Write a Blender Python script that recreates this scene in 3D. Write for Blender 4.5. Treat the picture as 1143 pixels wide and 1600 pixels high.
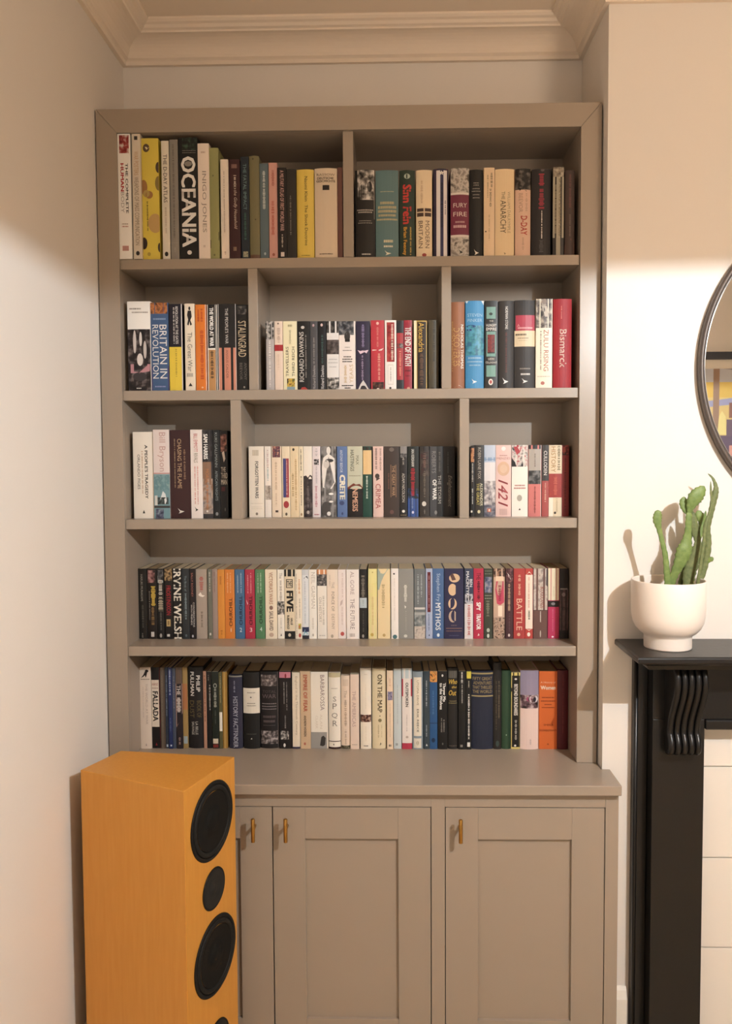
import bpy, bmesh, math, random
from mathutils import Matrix, Vector
random.seed(7)
for o in list(bpy.data.objects): bpy.data.objects.remove(o)
scene = bpy.context.scene
COL = scene.collection

# ------------------------------------------------------------------ camera
ZF = 1.72                                   # floor is z = 0
CAM = Vector((0.7996, -2.2142, -0.0823 + ZF))
YAW, PITCH, ROLL, FPX, PX, PY = -0.0213, -0.0500, -0.0052, 1259.9, 584.56, 783.74
def cam_axes():
    c, s = math.cos, math.sin
    fw = Vector((s(YAW)*c(PITCH), c(YAW)*c(PITCH), s(PITCH)))
    rt = Vector((c(YAW), -s(YAW), 0)); up = rt.cross(fw)
    return c(ROLL)*rt + s(ROLL)*up, -s(ROLL)*rt + c(ROLL)*up, fw
RT, UP, FW = cam_axes()
def at_y(u, v, Y):                          # photo pixel -> point on the plane y = Y
    d = FW + RT*((u-PX)/FPX) - UP*((v-PY)/FPX)
    return CAM + d*((Y-CAM.y)/d.y)
cd = bpy.data.cameras.new('camera'); cam = bpy.data.objects.new('camera', cd); COL.objects.link(cam)
cd.sensor_fit = 'VERTICAL'; cd.sensor_height = 36.0; cd.lens = FPX*36.0/1600
cd.shift_x = (571.5-PX)/1600; cd.shift_y = (PY-800)/1600; cd.clip_start = 0.02
M = Matrix((RT, UP, -FW)).transposed().to_4x4(); M.translation = CAM
cam.matrix_world = M
scene.camera = cam

# ------------------------------------------------------------------ world and exposure
world = bpy.data.worlds.new('world'); scene.world = world; world.use_nodes = True
world.node_tree.nodes['Background'].inputs[0].default_value = (0.02, 0.02, 0.025, 1)
world.node_tree.nodes['Background'].inputs[1].default_value = 0.3
vs = scene.view_settings
vs.view_transform = 'Standard'; vs.look = 'None'; vs.gamma = 1.0; vs.use_curve_mapping = False
vs.exposure = 0.90
LAMP = Vector((1.95, -1.66, 0.515 + ZF))    # bulb of the pendant lamp
BULB_POWER = 57.0
BULB_COLOR = (0.87, 0.99, 1.09)
SHADE_EMIT = 13.5
SHADE_COLOR = (1.0, 0.77, 0.57)

# ------------------------------------------------------------------ materials
MATS = {}
def lin(h):
    h = h.lstrip('#'); r = []
    for i in (0, 2, 4):
        c = int(h[i:i+2], 16)/255
        r.append(c/12.92 if c <= 0.04045 else ((c+0.055)/1.055)**2.4)
    return (r[0], r[1], r[2], 1)
def new_mat(name):
    m = bpy.data.materials.new(name); m.use_nodes = True
    return m, m.node_tree.nodes, m.node_tree.links, m.node_tree.nodes['Principled BSDF']
def plain(h, rough=0.5, metal=0.0, spec=0.5):
    k = (h, rough, metal, spec)
    if k in MATS: return MATS[k]
    m, n, l, b = new_mat('paint_'+h.lstrip('#'))
    b.inputs['Base Color'].default_value = lin(h)
    b.inputs['Roughness'].default_value = rough; b.inputs['Metallic'].default_value = metal
    b.inputs['Specular IOR Level'].default_value = spec
    MATS[k] = m
    return m
def mottled(name, h, h2, rough, scale=6.0, bump=0.0, bscale=200.0, spec=0.4):
    if name in MATS: return MATS[name]
    m, n, l, b = new_mat(name)
    tc = n.new('ShaderNodeTexCoord'); ns = n.new('ShaderNodeTexNoise'); ns.inputs['Scale'].default_value = scale
    ns.inputs['Detail'].default_value = 4
    l.new(tc.outputs['Object'], ns.inputs['Vector'])
    mx = n.new('ShaderNodeMix'); mx.data_type = 'RGBA'
    mx.inputs[6].default_value = lin(h); mx.inputs[7].default_value = lin(h2)
    l.new(ns.outputs['Fac'], mx.inputs[0]); l.new(mx.outputs[2], b.inputs['Base Color'])
    b.inputs['Roughness'].default_value = rough; b.inputs['Specular IOR Level'].default_value = spec
    if bump:
        n2 = n.new('ShaderNodeTexNoise'); n2.inputs['Scale'].default_value = bscale
        l.new(tc.outputs['Object'], n2.inputs['Vector'])
        bp = n.new('ShaderNodeBump'); bp.inputs['Strength'].default_value = bump; bp.inputs['Distance'].default_value = 0.002
        l.new(n2.outputs['Fac'], bp.inputs['Height']); l.new(bp.outputs['Normal'], b.inputs['Normal'])
    MATS[name] = m
    return m
def picture(cols, scale=45.0):
    k = ('pic', cols, scale)
    if k in MATS: return MATS[k]
    m, n, l, b = new_mat('printed_picture')
    tc = n.new('ShaderNodeTexCoord'); ns = n.new('ShaderNodeTexNoise'); ns.inputs['Scale'].default_value = scale
    ns.inputs['Detail'].default_value = 2.5
    l.new(tc.outputs['Object'], ns.inputs['Vector'])
    cr = n.new('ShaderNodeValToRGB'); e = cr.color_ramp.elements
    e[0].position = 0.36; e[0].color = lin(cols[0]); e[1].position = 0.64; e[1].color = lin(cols[-1])
    if len(cols) > 2:
        x = e.new(0.5); x.color = lin(cols[1])
    l.new(ns.outputs['Fac'], cr.inputs['Fac']); l.new(cr.outputs['Color'], b.inputs['Base Color'])
    b.inputs['Roughness'].default_value = 0.45; b.inputs['Specular IOR Level'].default_value = 0.35
    MATS[k] = m
    return m
def veneer():
    m, n, l, b = new_mat('beech_veneer')
    tc = n.new('ShaderNodeTexCoord'); mp = n.new('ShaderNodeMapping'); mp.inputs['Scale'].default_value = (40, 40, 3.0)
    ns = n.new('ShaderNodeTexNoise'); ns.inputs['Scale'].default_value = 3; ns.inputs['Detail'].default_value = 6
    l.new(tc.outputs['Object'], mp.inputs['Vector']); l.new(mp.outputs['Vector'], ns.inputs['Vector'])
    cr = n.new('ShaderNodeValToRGB'); e = cr.color_ramp.elements
    e[0].position = 0.3; e[0].color = lin('#d08f3a'); e[1].position = 0.7; e[1].color = lin('#d59641')
    l.new(ns.outputs['Fac'], cr.inputs['Fac']); l.new(cr.outputs['Color'], b.inputs['Base Color'])
    b.inputs['Roughness'].default_value = 0.38; b.inputs['Specular IOR Level'].default_value = 0.45
    return m
def planks():
    m, n, l, b = new_mat('floorboards')
    tc = n.new('ShaderNodeTexCoord'); mp = n.new('ShaderNodeMapping'); mp.inputs['Scale'].default_value = (1.5, 12, 1)
    ns = n.new('ShaderNodeTexNoise'); ns.inputs['Scale'].default_value = 3; ns.inputs['Detail'].default_value = 6
    l.new(tc.outputs['Object'], mp.inputs['Vector']); l.new(mp.outputs['Vector'], ns.inputs['Vector'])
    cr = n.new('ShaderNodeValToRGB'); e = cr.color_ramp.elements
    e[0].position = 0.3; e[0].color = lin('#b79f7e'); e[1].position = 0.7; e[1].color = lin('#c9b391')
    l.new(ns.outputs['Fac'], cr.inputs['Fac']); l.new(cr.outputs['Color'], b.inputs['Base Color'])
    b.inputs['Roughness'].default_value = 0.5
    return m
WALL = mottled('cream_wall_paint', '#e9e2da', '#e6dfd6', 0.85, 3.0, 0.08, 350, 0.2)
CEIL = mottled('ceiling_paint', '#f3e4d2', '#f0e0cd', 0.9, 3.0, 0.0)
GREY = mottled('grey_shelf_paint', '#a29485', '#9e9080', 0.30, 5.0, 0.04, 160, 0.4)
WHITE_TRIM = plain('#efe9de', 0.4)
BLACK_PAINT = mottled('black_mantel_paint', '#161414', '#1b1918', 0.33, 9.0, 0.12, 60, 0.5)
BRASS = plain('#b98a45', 0.32, 0.85)
VENEER = veneer()
RUBBER = plain('#131211', 0.6, 0, 0.35)
CONE = plain('#12110f', 0.75, 0, 0.25)
CERAMIC = mottled('pot_glaze', '#f2e6da', '#efe2d5', 0.45, 8)

# ------------------------------------------------------------------ mesh helpers
def link(name, me, mat=None, parent=None):
    o = bpy.data.objects.new(name, me); COL.objects.link(o)
    if mat is not None: me.materials.append(mat)
    if parent is not None: o.parent = parent
    return o
def tag(o, label=None, cat=None, group=None, kind=None):
    if label: o['label'] = label
    if cat: o['category'] = cat
    if group: o['group'] = group
    if kind: o['kind'] = kind
    return o
def thing(name, loc, label, cat, group=None):
    o = bpy.data.objects.new(name, None); COL.objects.link(o); o.location = loc; o.empty_display_size = 0.02
    return tag(o, label, cat, group)
def mesh_from(verts, faces, name='mesh', smooth=False):
    me = bpy.data.meshes.new(name); me.from_pydata([tuple(v) for v in verts], [], faces); me.update()
    bm = bmesh.new(); bm.from_mesh(me); bmesh.ops.recalc_face_normals(bm, faces=bm.faces); bm.to_mesh(me); bm.free()
    if smooth: me.polygons.foreach_set('use_smooth', [True]*len(me.polygons))
    return me
def box_me(x0, x1, y0, y1, z0, z1, bevel=0.0, org=(0, 0, 0), seg=2):
    bm = bmesh.new()
    bmesh.ops.create_cube(bm, size=1.0)
    for v in bm.verts:
        v.co = Vector(((x0+x1)/2 + v.co.x*(x1-x0) - org[0], (y0+y1)/2 + v.co.y*(y1-y0) - org[1], (z0+z1)/2 + v.co.z*(z1-z0) - org[2]))
    if bevel: bmesh.ops.bevel(bm, geom=list(bm.edges), offset=bevel, segments=seg, affect='EDGES', profile=0.5)
    me = bpy.data.meshes.new('box'); bm.to_mesh(me); bm.free()
    return me
def prism_me(poly, a0, a1, axis='Z', bevel=0.0, org=(0, 0, 0)):
    # poly in the two other axes, extruded along axis from a0 to a1
    def mk(p, a):
        if axis == 'Z': return Vector((p[0], p[1], a))
        if axis == 'Y': return Vector((p[0], a, p[1]))
        return Vector((a, p[0], p[1]))
    n = len(poly); o = Vector(org)
    vs_ = [mk(p, a0)-o for p in poly] + [mk(p, a1)-o for p in poly]
    fs = [tuple(range(n)), tuple(range(2*n-1, n-1, -1))] + [(i, (i+1) % n, n+(i+1) % n, n+i) for i in range(n)]
    me = mesh_from(vs_, fs)
    if bevel:
        bm = bmesh.new(); bm.from_mesh(me)
        bmesh.ops.bevel(bm, geom=list(bm.edges), offset=bevel, segments=2, affect='EDGES', profile=0.5)
        bm.to_mesh(me); bm.free()
    return me
def lathe_me(prof, seg=48, smooth=True):
    vs_, fs = [], []
    for r, z in prof:
        for k in range(seg):
            a = 2*math.pi*k/seg; vs_.append((r*math.cos(a), r*math.sin(a), z))
    for i in range(len(prof)-1):
        for k in range(seg):
            a, b = i*seg+k, i*seg+(k+1) % seg
            fs.append((a, b, b+seg, a+seg))
    if prof[0][0] > 1e-6: pass
    me = mesh_from(vs_, fs, smooth=smooth)
    bm = bmesh.new(); bm.from_mesh(me); bmesh.ops.remove_doubles(bm, verts=bm.verts, dist=1e-6)
    bmesh.ops.recalc_face_normals(bm, faces=bm.faces); bm.to_mesh(me); bm.free()
    if smooth: me.polygons.foreach_set('use_smooth', [True]*len(me.polygons))
    return me
def sweep_plan_me(path, prof):
    # path: plan polyline (x, y); the profile (out, z) lies to the left of the walking direction
    n = len(path); rows = []
    for i, p in enumerate(path):
        p = Vector(p)
        d0 = (p-Vector(path[i-1])).normalized() if i > 0 else None
        d1 = (Vector(path[i+1])-p).normalized() if i < n-1 else None
        if d0 is None: d0 = d1
        if d1 is None: d1 = d0
        n0 = Vector((-d0.y, d0.x)); n1 = Vector((-d1.y, d1.x))
        m = (n0+n1).normalized(); m = m/max(0.2, m.dot(n0))
        rows.append([(p.x+m.x*o, p.y+m.y*o, z) for o, z in prof])
    k = len(prof); vs_ = [v for r in rows for v in r]; fs = []
    for i in range(n-1):
        for j in range(k):
            a, b = i*k+j, i*k+(j+1) % k
            fs.append((a, b, b+k, a+k))
    fs.append(tuple(range(k))); fs.append(tuple(range((n-1)*k, n*k)))
    return mesh_from(vs_, fs)
def tube_me(pts, rad, seg=10, flat=None, smooth=True):
    # round tube along pts; rad a number or a list; flat = list of (width, thickness) half sizes instead
    vs_, fs = [], []; n = len(pts); pts = [Vector(p) for p in pts]
    for i, p in enumerate(pts):
        d = (pts[min(i+1, n-1)]-pts[max(i-1, 0)]).normalized()
        a = d.cross(Vector((0, 1, 0)))
        if a.length < 0.2: a = d.cross(Vector((1, 0, 0)))
        a.normalize(); b = d.cross(a)
        ra, rb = (flat[i] if flat else ((rad[i],)*2 if isinstance(rad, (list, tuple)) else (rad, rad)))
        for k in range(seg):
            t = 2*math.pi*k/seg
            vs_.append(p + a*(ra*math.cos(t)) + b*(rb*math.sin(t)))
    for i in range(n-1):
        for k in range(seg):
            x, y = i*seg+k, i*seg+(k+1) % seg
            fs.append((x, y, y+seg, x+seg))
    fs.append(tuple(range(seg-1, -1, -1))); fs.append(tuple(range((n-1)*seg, n*seg)))
    return mesh_from(vs_, fs, smooth=smooth)
def catmull(P, sub=6):
    out = []
    for i in range(len(P)-1):
        p0, p1, p2, p3 = P[max(i-1, 0)], P[i], P[i+1], P[min(i+2, len(P)-1)]
        for s in range(sub):
            t = s/sub
            out.append(tuple(0.5*((2*b)+(c-a)*t+(2*a-5*b+4*c-d)*t*t+(3*b-a-3*c+d)*t**3) for a, b, c, d in zip(p0, p1, p2, p3)))
    out.append(tuple(P[-1]))
    return out

# ------------------------------------------------------------------ the room
W = 1.370; WALL_Y = 0.252; BREAST_Y = -0.043; BREAST_X1 = 2.74; ROOM_X = 4.5; ROOM_Y = -3.30
CEIL_Z = 1.190 + ZF; COR_Z = 1.1015 + ZF
def struct(name, me, mat): return tag(link(name, me, mat), kind='structure')
struct('floor', box_me(-0.12, ROOM_X+0.12, ROOM_Y-0.12, WALL_Y+0.12, -0.06, 0), planks())
struct('ceiling', box_me(-0.12, ROOM_X+0.12, ROOM_Y-0.12, WALL_Y+0.12, CEIL_Z, CEIL_Z+0.06), CEIL)
struct('wall_left', box_me(-0.12, 0, ROOM_Y, WALL_Y, 0, CEIL_Z), WALL)
struct('wall_back', box_me(-0.12, ROOM_X+0.12, WALL_Y, WALL_Y+0.12, 0, CEIL_Z), WALL)
struct('wall_chimney_breast', box_me(W, BREAST_X1, BREAST_Y, WALL_Y, 0, CEIL_Z), WALL)
struct('wall_right', box_me(ROOM_X, ROOM_X+0.12, ROOM_Y, WALL_Y, 0, CEIL_Z), mottled('dark_wall_paint', '#464039', '#423c36', 0.85, 3.0))
struct('wall_front', box_me(-0.12, ROOM_X+0.12, ROOM_Y-0.12, ROOM_Y, 0, CEIL_Z), WALL)
h = CEIL_Z-COR_Z; p_ = 0.110
prof = [(0, COR_Z), (0.012, COR_Z), (0.014, COR_Z+0.010), (0.019, COR_Z+0.014)]
for k in range(9):                                            # the hollow of the cove
    a = math.pi/2*k/8
    prof.append((0.022+0.058*(1-math.cos(a)), COR_Z+0.016+0.044*math.sin(a)))
prof += [(0.082, CEIL_Z-0.024), (0.090, CEIL_Z-0.021), (0.096, CEIL_Z-0.014), (0.104, CEIL_Z-0.011), (p_, CEIL_Z-0.006), (p_, CEIL_Z), (0, CEIL_Z)]
path = [(BREAST_X1, WALL_Y), (BREAST_X1, BREAST_Y), (W, BREAST_Y), (W, WALL_Y), (0, WALL_Y), (0, ROOM_Y)]
struct('trim_1', sweep_plan_me(path, prof), CEIL)
SK = 0.188
skp = [(0, 0), (0.016, 0), (0.016, SK-0.03), (0.013, SK-0.022), (0.009, SK-0.008), (0.004, SK), (0, SK)]
struct('baseboard_chimney', sweep_plan_me([(1.440, BREAST_Y), (1.3925, BREAST_Y)], skp), WHITE_TRIM)
struct('baseboard_left', sweep_plan_me([(0, -0.165), (0, ROOM_Y)], skp), WHITE_TRIM)

# ------------------------------------------------------------------ pendant lamp (its light stays here)
lp = thing('pendant_lamp', (LAMP.x, LAMP.y, LAMP.z-0.01), 'drum shade pendant lamp with lit bulb hanging from the ceiling', 'lamp')
def lamp_part(name, me, mat): return link(name, me, mat, lp)
sh, n, l, b = new_mat('glowing_fabric')
b.inputs['Base Color'].default_value = lin('#c8a070'); b.inputs['Roughness'].default_value = 0.9
b.inputs['Emission Color'].default_value = SHADE_COLOR + (1,); b.inputs['Emission Strength'].default_value = SHADE_EMIT
lamp_part('shade', lathe_me([(0.180, 0.0), (0.180, 0.22), (0.0062, 0.222), (0.0062, 0.2205), (0.1785, 0.2185), (0.1785, 0.0), (0.180, 0.0)], 64), sh)
lamp_part('socket', lathe_me([(0, 0.10), (0.018, 0.10), (0.020, 0.03), (0.012, 0.028), (0, 0.028)], 24), plain('#2a2826', 0.5))
bm_, n, l, b = new_mat('lit_bulb')
b.inputs['Base Color'].default_value = (1, 1, 1, 1); b.inputs['Emission Color'].default_value = (1, 0.75, 0.5, 1); b.inputs['Emission Strength'].default_value = 3
bl = lamp_part('bulb', lathe_me([(0, 0.028), (0.008, 0.026), (0.010, 0.020), (0, 0.017)], 20), bm_)
lamp_part('cord', tube_me([(0, 0, 0.10), (0, 0, CEIL_Z-LAMP.z+0.01)], 0.004, 8), plain('#2a2826', 0.6))
lamp_part('ceiling_rose', lathe_me([(0, CEIL_Z-LAMP.z-0.025), (0.045, CEIL_Z-LAMP.z-0.02), (0.05, CEIL_Z-LAMP.z+0.0099), (0, CEIL_Z-LAMP.z+0.0099)], 32), WHITE_TRIM)
ld = bpy.data.lights.new('bulb_light', 'POINT'); ld.energy = BULB_POWER; ld.color = BULB_COLOR; ld.shadow_soft_size = 0.004
lo = bpy.data.objects.new('bulb_light', ld); COL.objects.link(lo); lo.parent = lp; lo.location = (0, 0, 0.010)

# ------------------------------------------------------------------ bookcase
XL, XR = 0.0602, 1.3105; ZT, ZTI = 0.8719+ZF, 0.8089+ZF; ZC = -0.9228+ZF
S = [0.4727+ZF, 0.1154+ZF, -0.2410+ZF, -0.5974+ZF]; TH = 0.0271; SB = 0.008; D = 0.2319
BX0, BX1 = 0.0035, W-0.0045
bc = thing('bookcase', (0.685, 0.1, ZC), 'grey painted built-in alcove bookcase with five rows of books', 'bookcase')
OB = (0.685, 0.1, ZC)
def bpart(name, me): return link(name, me, GREY, bc)
E0 = 0.0004
bpart('stile', prism_me([(BX0, ZC+0.0005), (XL, ZC+0.0005), (XL, ZTI-E0), (BX0, ZT-E0)], 0, 0.022, 'Y', 0.0008, OB))
bpart('stile', prism_me([(XR, ZC+0.0005), (BX1, ZC+0.0005), (BX1, ZT-E0), (XR, ZTI-E0)], 0, 0.022, 'Y', 0.0008, OB))
bpart('top_rail', prism_me([(BX0+E0, ZT), (BX1-E0, ZT), (XR, ZTI), (XL, ZTI)], 0, 0.022, 'Y', 0.0008, OB))
bpart('side_panel', box_me(XL-0.018, XL, 0.0222, D, ZC+0.0005, ZTI+0.018, 0, OB))
bpart('side_panel', box_me(XR, XR+0.018, 0.0222, D, ZC+0.0005, ZTI+0.018, 0, OB))
bpart('top_panel', box_me(XL, XR, 0.0222, D, ZTI, ZTI+0.018, 0, OB))
bpart('back_panel', box_me(XL-0.018, XR+0.018, D, D+0.012, ZC+0.0005, ZTI+0.018, 0, OB))
for s in S: bpart('shelf', box_me(XL+0.0004, XR-0.0004, SB, D-0.0004, s-TH, s, 0.0009, OB))
for (x0, x1, z0, z1) in ((0.672, 0.700, S[0], ZTI), (0.410, 0.436, S[1], S[0]-TH), (0.938, 0.964, S[1], S[0]-TH),
                         (0.357, 0.386, S[2], S[1]-TH), (0.987, 1.013, S[2], S[1]-TH)):
    bpart('divider', box_me(x0, x1, SB+0.0005, D-0.0004, z0+0.0004, z1-0.0004, 0.0009, OB))

# ------------------------------------------------------------------ worktop and base cabinet
XC = 1.391; CP = -0.1598
wt = link('worktop', prism_me([(0.003, CP), (XC, CP), (XC, BREAST_Y-0.0015), (W-0.0035, BREAST_Y-0.0015), (W-0.0035, WALL_Y-0.004), (0.003, WALL_Y-0.004)], ZC-0.0268, ZC, 'Z', 0.0022, (0.69, 0, ZC-0.0268)), GREY)
wt.location = (0.69, 0, ZC-0.0268)
tag(wt, 'grey painted worktop over the cupboard doors, carrying the lowest row of books', 'worktop')
CT = ZC-0.0272; FY = -0.140; CX0, CX1 = 0.0035, 1.3885; OC = (0.69, 0, 0)
cb = thing('base_cabinet', OC, 'grey painted built-in cupboard with three shaker doors below the worktop', 'cabinet')
def cpart(name, me, parent=cb, mat=GREY): return link(name, me, mat, parent)
DT, DB = -0.9905+ZF, -1.6520+ZF
doors = ((0.0675, 0.4810, 1), (0.4838, 0.8985, -1), (0.9380, 1.3525, -1))
for x0, x1 in ((CX0, doors[0][0]-0.002), (doors[1][1]+0.002, doors[2][0]-0.002), (doors[2][1]+0.002, CX1)):
    cpart('stile', box_me(x0, x1, FY, FY+0.022, 0.0, CT, 0.0008, OC))
for x0, x1 in ((doors[0][0]-0.002, doors[1][1]+0.002), (doors[2][0]-0.002, doors[2][1]+0.002)):
    cpart('top_rail', box_me(x0, x1, FY, FY+0.022, DT+0.002, CT, 0.0008, OC))
    cpart('bottom_rail', box_me(x0, x1, FY, FY+0.022, 0.0, DB-0.002, 0.0008, OC))
    cpart('carcass_back', box_me(x0, x1, 0.20, 0.215, 0.02, CT-0.002, 0, OC), mat=plain('#2b2622', 0.8))
    cpart('carcass_shelf', box_me(x0, x1, FY+0.03, 0.199, 0.34, 0.358, 0, OC))
cpart('side_panel', box_me(CX1-0.018, CX1, FY+0.0222, BREAST_Y-0.0015, 0.0, CT, 0.0, OC))
cpart('side_panel', box_me(CX0, CX0+0.018, FY+0.0222, 0.20, 0.0, CT, 0.0, OC))
cpart('partition', box_me(0.905, 0.931, FY+0.0222, 0.199, 0.0, CT, 0.0, OC))
RW = 0.085
hb = tube_me([(0, 0, -0.031), (0, 0, 0.031)], 0.0052, 16); hb.materials.append(BRASS)
for dx0, dx1, side in doors:
    d = cpart('door', box_me(dx0+RW-0.006, dx1-RW+0.006, FY+0.010, FY+0.016, DB+RW-0.006, DT-RW+0.006, 0, OC))
    for sx0, sx1 in ((dx0, dx0+RW), (dx1-RW, dx1)):
        cpart('door_stile', box_me(sx0, sx1, FY+0.001, FY+0.021, DB, DT, 0.0007, OC), d)
    for sz0, sz1 in ((DB, DB+RW), (DT-RW, DT)):
        cpart('door_rail', box_me(dx0+RW+0.0001, dx1-RW-0.0001, FY+0.001, FY+0.021, sz0, sz1, 0.0005, OC), d)
    hx = (dx1-0.045 if side > 0 else dx0+0.037)-OC[0]; hz = -1.040+ZF
    hd = link('handle', tube_me([(0, 0, -0.031), (0, 0, -0.030), (0, 0, 0.030), (0, 0, 0.031)], [0.0044, 0.0052, 0.0052, 0.0044], 16), BRASS, d)
    hd.location = (hx, FY-0.030, hz); tag(hd, 'slim brass bar handle')
    po = link('handle_post', tube_me([(0, 0, 0), (0, 0.0312, 0)], 0.0042, 12), BRASS, d); po.location = (hx, FY-0.030, hz)

# ------------------------------------------------------------------ loudspeaker
SZ = -0.830+ZF
A_, D_, C_, B_ = Vector((0.0392, -0.2998)), Vector((0.3253, -0.4254)), Vector((0.3986, -0.2090)), Vector((0.094, -0.168))
sp = thing('floorstanding_loudspeaker', (0.21, -0.28, 0), 'tall beech veneer floorstanding loudspeaker beside the left wall', 'loudspeaker')
OS = (0.21, -0.28, 0)
link('plinth', prism_me([tuple(v) for v in (A_, D_, C_, B_)], 0.0, 0.02, 'Z', 0.001, OS), RUBBER, sp)
link('enclosure', prism_me([tuple(v) for v in (A_, D_, C_, B_)], 0.0205, SZ, 'Z', 0.0015, OS), VENEER, sp)
t_ = (C_-D_).normalized(); nrm = Vector((t_.y, -t_.x))
def driver(name, s, z, r, big):
    c = D_ + t_*s
    Mx = Matrix(((t_.x, 0, nrm.x, c.x-OS[0]), (t_.y, 0, nrm.y, c.y-OS[1]), (0, 1, 0, z), (0, 0, 0, 1)))
    fr = link(name, lathe_me([(r*0.90, 0.0005), (r*0.905, 0.0035), (r*0.985, 0.0030), (r, 0.0006), (r*0.90, 0.0005)], 56), RUBBER, sp); fr.matrix_local = Mx
    if big:
        su = link('surround', lathe_me([(r*0.74, 0.001), (r*0.77, 0.0045), (r*0.82, 0.0060), (r*0.87, 0.0045), (r*0.905, 0.001), (r*0.74, 0.001)], 56), plain('#1b1a18', 0.65, 0, 0.3), fr)
        link('cone', lathe_me([(r*0.745, 0.0035), (r*0.45, 0.0012), (r*0.26, 0.0008), (r*0.24, 0.0030), (r*0.14, 0.0052), (0, 0.006)], 56), CONE, fr)
    else:
        link('cone', lathe_me([(r*0.905, 0.003), (r*0.80, 0.0042), (r*0.55, 0.0018), (r*0.30, 0.0010), (r*0.24, 0.0030), (0, 0.0048)], 48), plain('#1c1b19', 0.7), fr)
driver('woofer', 0.117, -0.948+ZF, 0.095, True)
driver('midrange_driver', 0.119, -1.117+ZF, 0.050, False)
driver('woofer', 0.1225, -1.286+ZF, 0.095, True)
driver('port', 0.124, -1.508+ZF, 0.054, False)

# ------------------------------------------------------------------ fireplace
FX = 2.054; MZ = -0.5649+ZF
fp = thing('fireplace_surround', (FX, -0.15, 0), 'glossy black painted fireplace surround with reeded corbel and mantel shelf', 'fireplace')
OF = (FX, -0.15, 0)
def fpart(name, me, parent=fp, mat=BLACK_PAINT): return link(name, me, mat, parent)
FB = BREAST_Y-0.0012
mx0 = 1.400; mx1 = 2*FX-mx0
mprof = [(0.0, MZ), (0.2045, MZ), (0.2076, MZ-0.0018), (0.2085, MZ-0.005), (0.2085, MZ-0.013), (0.204, MZ-0.018), (0.190, MZ-0.021), (0.178, MZ-0.028), (0.170, MZ-0.040), (0.0, MZ-0.040)]
# shelf with its moulded edge returned along both ends
def mantel_me():
    k = len(mprof); rows = []
    for i, (o, z) in enumerate(mprof):
        e = (0.2085-o) if o > 0.1 else None
        rows.append((o, z, e))
    vs_, fs = [], []
    for o, z, e in rows:
        ins = 0.0 if e is None and False else (0.2085-max(o, 0.165))
        vs_ += [(mx0+ins-OF[0], FB-OF[1], z), (mx0+ins-OF[0], FB-(o if o > 0 else 0.0)-OF[1], z), (mx1-ins-OF[0], FB-(o if o > 0 else 0.0)-OF[1], z), (mx1-ins-OF[0], FB-OF[1], z)]
    rows2 = list(range(1, len(rows)-1))
    for a, b in zip(rows2[:-1], rows2[1:]):
        for j in range(3):
            fs.append((a*4+j, a*4+j+1, b*4+j+1, b*4+j))
        fs.append((a*4+3, a*4, b*4, b*4+3))
    fs.append(tuple(rows2[0]*4+j for j in range(4))); fs.append(tuple(rows2[-1]*4+j for j in (3, 2, 1, 0)))
    return mesh_from(vs_, fs)
fpart('mantel_shelf', mantel_me())
OPX = 1.620; OPZ = -0.792+ZF
fpart('frieze', box_me(1.484, 2*FX-1.484, -0.108, FB, OPZ+0.028, MZ-0.0405, 0.001, OF))
fpart('frieze_bead', box_me(OPX+0.0004, 2*FX-OPX-0.0004, -0.113, FB, OPZ, OPZ+0.0275, 0.005, OF, 3))
for sgn in (1, -1):
    def mxp(x): return x if sgn > 0 else 2*FX-x
    def bxm(x0, x1, *a): return box_me(min(mxp(x0), mxp(x1)), max(mxp(x0), mxp(x1)), *a)
    fpart('jamb', bxm(1.4845, OPX, -0.108, FB, 0.0, OPZ+0.0275, 0.0015, OF))
    fpart('jamb_backboard', bxm(1.447, 1.4840, -0.066, FB, 0.0, MZ-0.041, 0.0015, OF))
    fpart('jamb_bead', tube_me([(mxp(1.452)-FX, -0.0685+0.15, 0.0), (mxp(1.452)-FX, -0.0685+0.15, MZ-0.0415)], 0.0055, 10))
    cx0, cx1 = 1.512, 1.598
    # corbel: bold roll at the top, waist, small roll at the foot; depth (in front of the jamb) against height
    cp = [(0.000, -0.612), (0.060, -0.612), (0.078, -0.622), (0.086, -0.640), (0.084, -0.662), (0.072, -0.690), (0.052, -0.722), (0.036, -0.750), (0.028, -0.776), (0.028, -0.794), (0.036, -0.806), (0.042, -0.820), (0.038, -0.836), (0.022, -0.844), (0.000, -0.846)]
    cpts = [(-d_, z_) for d_, z_ in catmull(cp, 4)]
    yb = -0.1085
    ax0, ax1 = sorted((mxp(cx0), mxp(cx1)))
    co = fpart('corbel', prism_me([(yb+y_*0.86, z_+ZF) for y_, z_ in cpts], ax0+0.003, ax1-0.003, 'X', 0, OF))
    nr = 5; wr = (ax1-ax0)/nr
    for k in range(nr):
        xc = ax0+wr*(k+0.5)
        fpart('reed', tube_me([(xc-FX, yb+y_*0.90+0.15-0.002, z_+ZF) for y_, z_ in cpts[3:-2]], wr*0.47, 10), co)
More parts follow.
